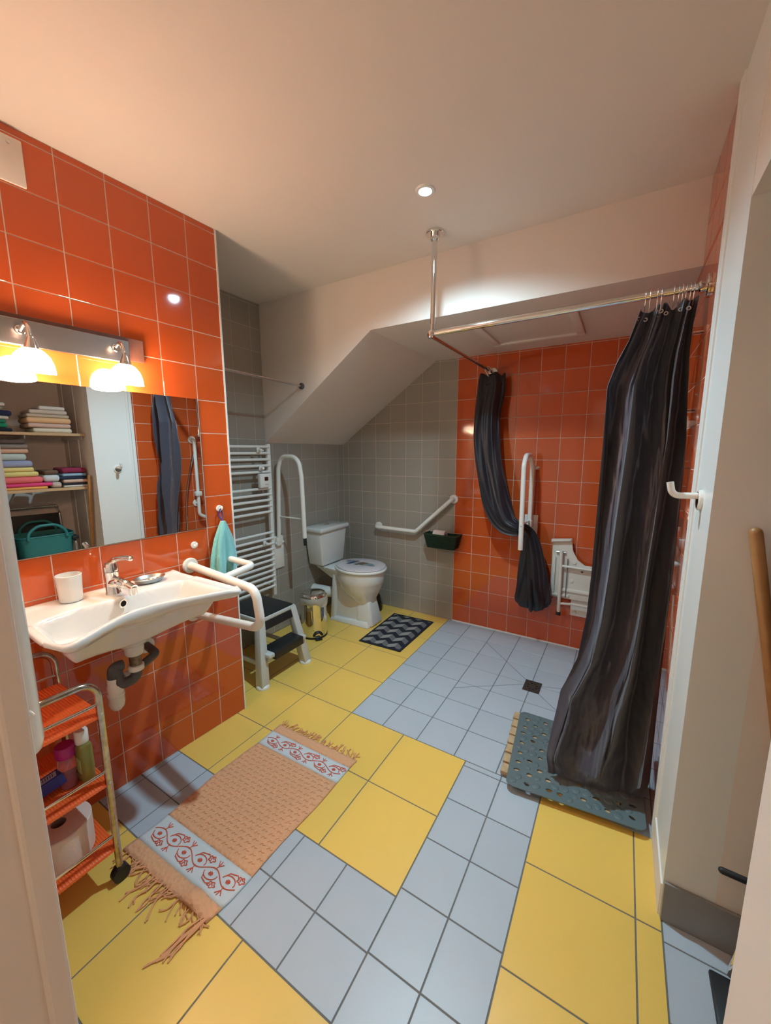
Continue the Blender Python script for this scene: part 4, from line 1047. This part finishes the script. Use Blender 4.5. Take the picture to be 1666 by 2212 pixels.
me = D.meshes.new_from_object(tmp.evaluated_get(bpy.context.evaluated_depsgraph_get()))
D.objects.remove(tmp)
me.materials.clear(); me.materials.append(M['rubber'])
rm = thing('shower_mat', 'grey-green rubber pebble mat with holes lying on the wooden duckboard', 'mat', (1.6, .47, .03))
mz = .0345
for vv in me.vertices: vv.co.z += mz
o = D.objects.new('mat_sheet', me); COL.objects.link(o); o.parent = rm; o.matrix_parent_inverse = T(1.6, .47, .03).inverted()
peb = []
random.seed(11)
pp = []
tries = 0
while len(pp) < 210 and tries < 9000:
    tries += 1
    x, y = random.uniform(1.352, 1.86), random.uniform(.225, .72); rr = random.uniform(.013, .020)
    if y < .210 + (x - 1.384) * .104 + rr + .004 or x - rr < 1.391 - .1 * (y - .2) or x + rr > 1.868 or y + rr > .728: continue
    if any((x - a) ** 2 + (y - b) ** 2 < (rr + .0145) ** 2 for a, b in holes): continue
    if any((x - a) ** 2 + (y - b) ** 2 < ((rr + c) * .96) ** 2 for a, b, c in pp): continue
    pp.append((x, y, rr))
for x, y, rr in pp:
    peb.append(xf(lathe([(rr, .0020), (rr * .93, .0040), (rr * .75, .0048), (.0001, .0052)], 14, False), T(x, y, mz) @ R(random.random() * 3, 'Z') @ Matrix.Diagonal((1, random.uniform(.75, 1), 1, 1))))
part(rm, 'pebble_relief', join(*peb), 'rubber', 'all', kind='stuff')

# ------------------------------------------------------------------ rug
rg = thing('woven_rug', 'salmon woven rug with white embroidered bands and tangled fringes before the washbasin', 'rug', (.5, -.37, 0))
def rq(u, v):       # u 0..1 left-right, v 0..1 near..far
    xl = .268 + .006 * math.sin(v * 9); xr = interp([(0, .728), (.1, .738), (.5, .748), (1, .757)], v) + .003 * math.sin(v * 12)
    y0 = lerp(-.755, -.738, u); y1 = lerp(.004, .014, u)
    return V((lerp(xl, xr, u), lerp(y0, y1, v), 0))
bands = [(0, .065, 'salmon'), (.065, .212, 'linen'), (.212, .805, 'salmon'), (.805, .928, 'linen'), (.928, 1, 'salmon')]
def wz(u, v):
    lift = .022 * math.exp(-((u - .80) / .07) ** 2 - ((v - .02) / .05) ** 2)
    return .0065 + .0018 * math.sin(u * 5 + v * 13) * 0 + .0012 * math.sin(9 * v * PI) + lift
for a, b, m_ in bands:
    nv = max(3, int((b - a) * 60)); nu = 40
    tp_ = surf(lambda u, v: V((rq(u, lerp(a, b, v)).x, rq(u, lerp(a, b, v)).y, wz(u, lerp(a, b, v)) + (.0006 if m_ == 'linen' else 0))), nu, nv)
    bt = surf(lambda u, v: V((rq(u, lerp(a, b, v)).x, rq(u, lerp(a, b, v)).y, .0005)), nu, nv)
    n = len(tp_[0]); w = nu + 1
    v = tp_[0] + bt[0]; f = list(tp_[1]) + [tuple(n + i for i in reversed(q)) for q in bt[1]]
    ringi = list(range(w)) + [j * w + nu for j in range(1, nv + 1)] + [nv * w + i for i in range(nu - 1, -1, -1)] + [j * w for j in range(nv - 1, 0, -1)]
    f += [(ringi[k], n + ringi[k], n + ringi[(k + 1) % len(ringi)], ringi[(k + 1) % len(ringi)]) for k in range(len(ringi))]
    part(rg, 'embroidered_band' if m_ == 'linen' else 'woven_field', (v, f), m_, 'all')
# raised lozenge weave of the middle field
loz = []
for i in range(13):
    for j in range(19):
        u, v = (i + .5 + (.5 if j % 2 else 0)) / 13.5, lerp(.235, .785, (j + .5) / 19)
        if u > .97: continue
        p = rq(u, v); z = wz(u, v) + .0006
        loz.append(tube([V((p.x - .011, p.y - .003, z)), V((p.x - .003, p.y + .007, z + .0008)), V((p.x + .003, p.y + .002, z + .0008)), V((p.x + .012, p.y + .006, z))], .0010, 5))
part(rg, 'weave_relief', join(*loz), 'salmon_plain', kind='stuff')
def motif(v0, v1):
    L = rq(.5, v1).y - rq(.5, v0).y; cvs = []
    def pt(s, t): # s along rug width 0..1, t across band -1..1
        q = rq(s, lerp(v0, v1, .5 + .5 * t * .82)); return V((q.x, q.y, wz(s, lerp(v0, v1, .5 + t * .41)) + .0014))
    asp = .46 / L
    cvs.append([pt(.03 + .94 * k / 60, .32 * math.sin(k / 60 * 2 * PI * 3)) for k in range(61)])
    for k in range(6):
        sc = .11 + k * .155; sg = 1 if k % 2 else -1; 
        # loop around the star
        cvs.append([pt(sc + (.060) * math.cos(a), sg * .10 + sg * .42 * math.sin(a)) for a in [(-.2 + i * .40) for i in range(9)]])
        for i in range(4):      # star
            a = i * PI / 4; r = .019
            cvs.append([pt(sc - r * math.cos(a), sg * .12 - r * asp * 2 * math.sin(a)), pt(sc + r * math.cos(a), sg * .12 + r * asp * 2 * math.sin(a))])
        # flower: five-lobed outline with a curl
        fx_, ft = sc + .075, sg * .66
        cvs.append([pt(fx_ + (.028 + .007 * math.cos(5 * a)) * math.cos(a), ft * .96 + (.028 + .007 * math.cos(5 * a)) * asp * 1.7 * math.sin(a)) for a in [i * 2 * PI / 25 for i in range(26)]])
        cvs.append([pt(fx_ + .010 * math.cos(a), ft + .010 * asp * 2 * math.sin(a)) for a in [i * .5 for i in range(10)]])
        cvs.append([pt(fx_ - .02, ft * .9), pt(sc + .03, sg * .78), pt(sc - .03, sg * .62), pt(sc - .05, sg * .30)])
        # twig
        tx = sc + .0; tt = -sg * .70
        cvs.append([pt(tx, -sg * .25), pt(tx + .008, -sg * .5), pt(tx - .016, -sg * .86)])
        cvs.append([pt(tx + .008, -sg * .5), pt(tx + .036, -sg * .78)]); cvs.append([pt(tx + .008, -sg * .5), pt(tx + .008, -sg * .9)])
    return join(*[tube(c, .0017, 5) for c in cvs])
part(rg, 'embroidery', motif(.065, .212), 'redyarn', label='red floral embroidery on the near white band')
part(rg, 'embroidery', motif(.805, .928), 'redyarn', label='red floral embroidery on the far white band')
# fringes
random.seed(5)
def fringe(v, sgn, n, ln):
    out = []
    for i in range(n):
        u = (i + .5) / n; p = rq(u, v); z = .006
        if sgn < 0 and u < .02: continue
        l = ln * random.uniform(.6, 1.25); a = random.uniform(-.8, .8) + (.6 if sgn < 0 else -.3) * math.sin(u * 9)
        for k in range(2):
            a2 = a + random.uniform(-.35, .35)
            pts = [p + V((0, -sgn * .003, z))]
            q = p.copy(); 
            for s in range(1, 6):
                q = q + V((math.sin(a2), sgn * math.cos(a2), 0)) * (l / 5); a2 += random.uniform(-.45, .45)
                pts.append(V((q.x, q.y, .0022 + .003 * max(0, 1 - s / 3) + random.uniform(0, .004))))
            out.append(tube(spline(pts, 3), .0016 if sgn > 0 else .0019, 5))
    return out
part(rg, 'fringe', join(*fringe(1, 1, 30, .045)), 'salmon_plain', kind='stuff')
fr2 = fringe(0, -1, 26, .050)
for k in range(7):     # the long knotted tassels at the near edge
    pass
for (u, dx, dy, l) in ((.22, -.05, -.05, 1), (.26, -.035, -.07, 1), (.42, -.03, -.085, 1), (.46, .0, -.09, 1), (.52, .01, -.08, 1), (.58, .02, -.075, 1), (.30, -.06, -.04, 1), (.98, -.02, -.12, 1), (.975, -.035, -.13, 1), (.985, -.005, -.115, 1), (.96, -.03, -.10, 1), (.99, -.045, -.15, 1)):
    p = rq(u, 0)
    for r in range(2):
        pts = [p + V((0, .006, .008)), p + V((dx * .3 + random.uniform(-.01, .01), dy * .35, .007)), p + V((dx * .6 + random.uniform(-.012, .012), dy * .7, .004)), p + V((dx + random.uniform(-.012, .012), dy + random.uniform(-.015, .015), .003))]
        fr2.append(tube(spline(pts, 4), .0024, 6))
part(rg, 'fringe', join(*fr2), 'salmon_plain', kind='stuff', label='long tangled fringe of the near edge')

# ------------------------------------------------------------------ ceiling fittings
dl = thing('downlight', 'round recessed ceiling spotlight glowing cool white', 'light', tuple(SPOT))
part(dl, 'bezel', xf(lathe([(.024, -.002), (.026, -.006), (.036, -.005), (.040, 0)], 32, False), T(*SPOT)), 'wplastic')
part(dl, 'lens', xf(lathe([(.0001, -.0045), (.014, -.0042), (.024, -.0022)], 32, False), T(*SPOT)), 'led')
ht = thing('ceiling_hatch', 'square white hatch framed by moulding in the low shower ceiling', 'hatch', (1.18, 1.2, LOW_Z))
hx0, hx1, hy0, hy1 = .905, 1.450, .930, 1.470; mwid = .045
for a, b, c, d in ((hx0, hx1, hy0, hy0 + mwid), (hx0, hx1, hy1 - mwid, hy1), (hx0, hx0 + mwid, hy0 + mwid, hy1 - mwid), (hx1 - mwid, hx1, hy0 + mwid, hy1 - mwid)):
    part(ht, 'moulding', rbox(a, b, c, d, LOW_Z - .016, LOW_Z - .0005, .004), 'paint')
part(ht, 'panel', box(hx0 + mwid, hx1 - mwid, hy0 + mwid, hy1 - mwid, LOW_Z - .004, LOW_Z - .0005), 'paint', False)

# ------------------------------------------------------------------ alcove contents
random.seed(3)
SHX0, SHX1 = 2.045, 2.40
for k, z in enumerate((1.566, 1.142)):
    s = thing('shelf', ['upper beech shelf in the alcove carrying the towels', 'lower beech shelf in the alcove carrying towels and cloths'][k], 'shelf', (2.15, -.5, z))
    part(s, 'board', rbox(SHX0, SHX1, -1.05, -.006, z - .020, z, .001, 1), 'melamine', False)
    for yy in (-.012, -.36, -.70): part(s, 'bracket', box(SHX0 + .05, AX, yy - .004, yy + .0, z - .045, z - .021), 'wplastic', False)
for xx, nm in ((2.227, 'a'), (2.50, 'b')):
    t = thing('shelf_track', ['white slotted shelf track on the alcove side wall, front one', 'white slotted shelf track on the alcove side wall, rear one'][nm == 'b'], 'shelf rail', (xx, -.004, 1.3))
    part(t, 'track', box(xx - .006, xx + .006, -.0055, -.0005, .5, 2.1), 'wplastic', False)
def folded(y0, y1, z, h, colr, x0=SHX0 + .035, x1=SHX1 - .05, label='', wob=.004):
    m_ = mat('cloth', colr, .95, bump=('noise', 260, .5, .002))
    o = thing('towel', label, 'towel', ((x0 + x1) / 2, (y0 + y1) / 2, z))
    b = rbox(x0 + random.uniform(-.006, .006), x1, y0, y1, z + .0003, z + h - .0003, h * .42, 3)
    part(o, 'folded_cloth', ([(x + wob * math.sin(y * 40), y, zz) for x, y, zz in b[0]], b[1]), m_, 60)
    return z + h
ym = lambda px: -.515 + .51 * px / 190
stacks = [
 (1.566, [(0, 34, .030, (.02, .02, .03), 'black and white striped towel lowest in the far upper shelf pile'), (-6, 26, .034, (.02, .26, .14), 'green towel in the far upper shelf pile'), (-8, 24, .028, (.03, .20, .12), 'darker green towel in the far upper shelf pile'), (-6, 30, .026, (.62, .55, .48), 'cream towel in the far upper shelf pile'), (-4, 38, .040, (.02, .025, .08), 'navy towel with rounded end in the far upper shelf pile'), (-8, 22, .030, (.30, .25, .20), 'patterned brown towel in the far upper shelf pile'), (-8, 26, .026, (.70, .68, .62), 'white towel topmost of the far upper shelf pile')]),
 (1.566, [(76, 165, .040, (.72, .66, .52), 'cream towel lowest in the upper shelf pile by the side wall'), (66, 163, .034, (.66, .45, .38), 'pink towel second lowest in the upper shelf pile by the side wall'), (64, 165, .046, (.78, .48, .26), 'apricot towel in the middle of the upper shelf pile by the side wall'), (66, 162, .026, (.55, .46, .36), 'thin checked beige towel in the upper shelf pile by the side wall'), (72, 158, .034, (.60, .52, .45), 'taupe towel in the upper shelf pile by the side wall'), (95, 154, .030, (.74, .70, .66), 'white towel topmost of the upper shelf pile by the side wall')]),
 (1.142, [(-10, 92, .020, (.80, .40, .10), 'orange cloth lowest in the tall lower shelf pile'), (-10, 104, .030, (.72, .06, .20), 'magenta towel in the tall lower shelf pile'), (-10, 84, .050, (.82, .16, .17), 'coral red towel in the tall lower shelf pile'), (-10, 76, .040, (.72, .60, .22), 'plain yellow towel in the tall lower shelf pile'), (-10, 67, .034, (.78, .62, .24), 'yellow checked towel in the tall lower shelf pile'), (-10, 66, .052, (.32, .34, .50), 'lavender blue towel in the tall lower shelf pile'), (-10, 55, .056, (.50, .56, .52), 'pale sage towel in the tall lower shelf pile'), (-10, 60, .034, (.68, .40, .28), 'peach towel in the tall lower shelf pile'), (-10, 60, .034, (.26, .20, .18), 'taupe grey towel in the tall lower shelf pile'), (-10, 56, .036, (.12, .08, .07), 'dark brown towel topmost of the tall lower shelf pile')]),
 (1.142, [(128, 192, .018, (.66, .62, .58), 'white cloth lowest in the lower shelf pile by the side wall'), (126, 193, .018, (.02, .02, .025), 'black cloth in the lower shelf pile by the side wall'), (128, 192, .028, (.62, .42, .33), 'peach cloth in the lower shelf pile by the side wall'), (120, 190, .026, (.02, .025, .06), 'navy cloth in the lower shelf pile by the side wall'), (128, 186, .024, (.26, .42, .55), 'light blue cloth in the lower shelf pile by the side wall'), (128, 192, .046, (.26, .02, .06), 'crimson cloth topmost of the lower shelf pile by the side wall')]),
 (1.142, [(100, 125, .050, (.50, .42, .38), 'small beige cloth between the two lower shelf piles'), (84, 122, .060, (.62, .64, .66), 'crumpled white cloth between the two lower shelf piles'), (88, 120, .035, (.16, .09, .06), 'brown cloth on the crumpled white cloth of the lower shelf')]),
]
for z, items in stacks:
    for a, b, h, cl, lb in items: z = folded(ym(a), min(ym(b), -.012), z, h * .96, cl, label=lb)
# teal tub bag with handles on a wheelchair
wc = thing('wheelchair', 'folded black wheelchair with chrome tubes standing in the alcove', 'wheelchair', (2.3, -.4, 0))
WY0, WY1 = -.60, -.125
for yy in (WY0, WY1):
    s_f = part(wc, 'side_frame', tube(fillet([(2.50, yy, .10), (2.50, yy, .90), (2.56, yy, .93)], .03), .011, 12), 'chrome')
    part(wc, 'seat_tube', tube([(2.50, yy, .47), (2.10, yy, .47)], .011, 12), 'chrome')
    part(wc, 'arm_tube', tube(fillet([(2.14, yy, .47), (2.14, yy, .70), (2.50, yy, .70)], .03), .010, 12), 'chrome')
    part(wc, 'armrest', rbox(2.13, 2.42, yy - .022, yy + .022, .708, .738, .008), 'black')
    part(wc, 'front_tube', tube(fillet([(2.12, yy, .47), (2.085, yy, .38), (2.05, yy, .07)], .05), .010, 12), 'chrome')
    wh = part(wc, 'wheel', xf(join(tube([(.26 * math.cos(a), .26 * math.sin(a), 0) for a in [i * PI / 20 for i in range(40)]], .012, 8, closed=True)), T(2.44, yy + (-.03 if yy < -.3 else .03), .275) @ R(PI / 2, 'X')), 'black')
    part(wc, 'caster', tube([(2.17, yy - .012, .075), (2.17, yy + .012, .075)], .07, 20), 'black')
    sgn = 1 if yy < -.3 else -1
    part(wc, 'footrest', rbox(2.005, 2.13, min(yy, yy + sgn * .15), max(yy, yy + sgn * .15), .045, .060, .006), 'black')
part(wc, 'push_handle', tube(fillet([(2.55, WY0, .93), (2.56, WY0, .955), (2.56, WY1, .955), (2.55, WY1, .93)], .03), .011, 12), 'chrome')
part(wc, 'backrest', rbox(2.488, 2.506, WY0 + .008, WY1 - .008, .52, .90, .004), 'black')
part(wc, 'seat', rbox(2.11, 2.49, WY0 + .008, WY1 - .008, .478, .496, .004), 'black')
part(wc, 'lever', tube([(2.00, WY1 - .01, .372), (2.12, WY1 - .01, .370)], .008, 10, round_end=True), 'black')
bgt = thing('tub_bag', 'teal plastic tub with looped handles on the wheelchair seat', 'tub', (2.3, -.3, .5))
def tub(u, v, k):
    a = 2 * PI * u; ca, sa = math.cos(a), math.sin(a); s = lerp(.82, 1, v)
    x = math.copysign(abs(ca) ** .45, ca) * (.145 - k) * s; y = math.copysign(abs(sa) ** .45, sa) * (.185 - k) * s
    return V((2.275 + x, -.30 + y, lerp(.503, .765, v)))
a_s = surf(lambda u, v: tub(u, v, 0), 48, 6, True); b_s = surf(lambda u, v: tub(u, 1 - v, .005), 48, 6, True)
part(bgt, 'tub_wall', join(a_s, b_s, ([tub(i / 48, 0, .002) for i in range(48)], [tuple(range(47, -1, -1))])), 'teal')
part(bgt, 'tub_rim', tube([tub(i / 48, 1, .001) for i in range(48)], .005, 8, closed=True), 'teal')
for xx in (2.133, 2.417): part(bgt, 'handle', tube(spline([(xx, -.42, .745), (xx, -.41, .80), (xx, -.36, .845), (xx, -.30, .852), (xx, -.24, .845), (xx, -.19, .80), (xx, -.18, .745)]), .011, 10), 'teal')
# wooden stick in the alcove
ws = thing('walking_stick', 'round varnished wooden stick leaning in the alcove by the white panel', 'stick', (2.02, -.04, 0))
part(ws, 'shaft', tube([(2.222, -.030, .016), (1.996, -.022, 1.224)], .0140, 16, round_end=True), 'wood_stick')

lt = thing('door_latch', 'tiny white latch tongue on the left door jamb', 'latch', (1.31, YN, 1.14))
part(lt, 'tongue', rbox(JX - .004, JX + .0066, YN + .0070, YN + .009, 1.2105, 1.213, .001), 'wplastic')
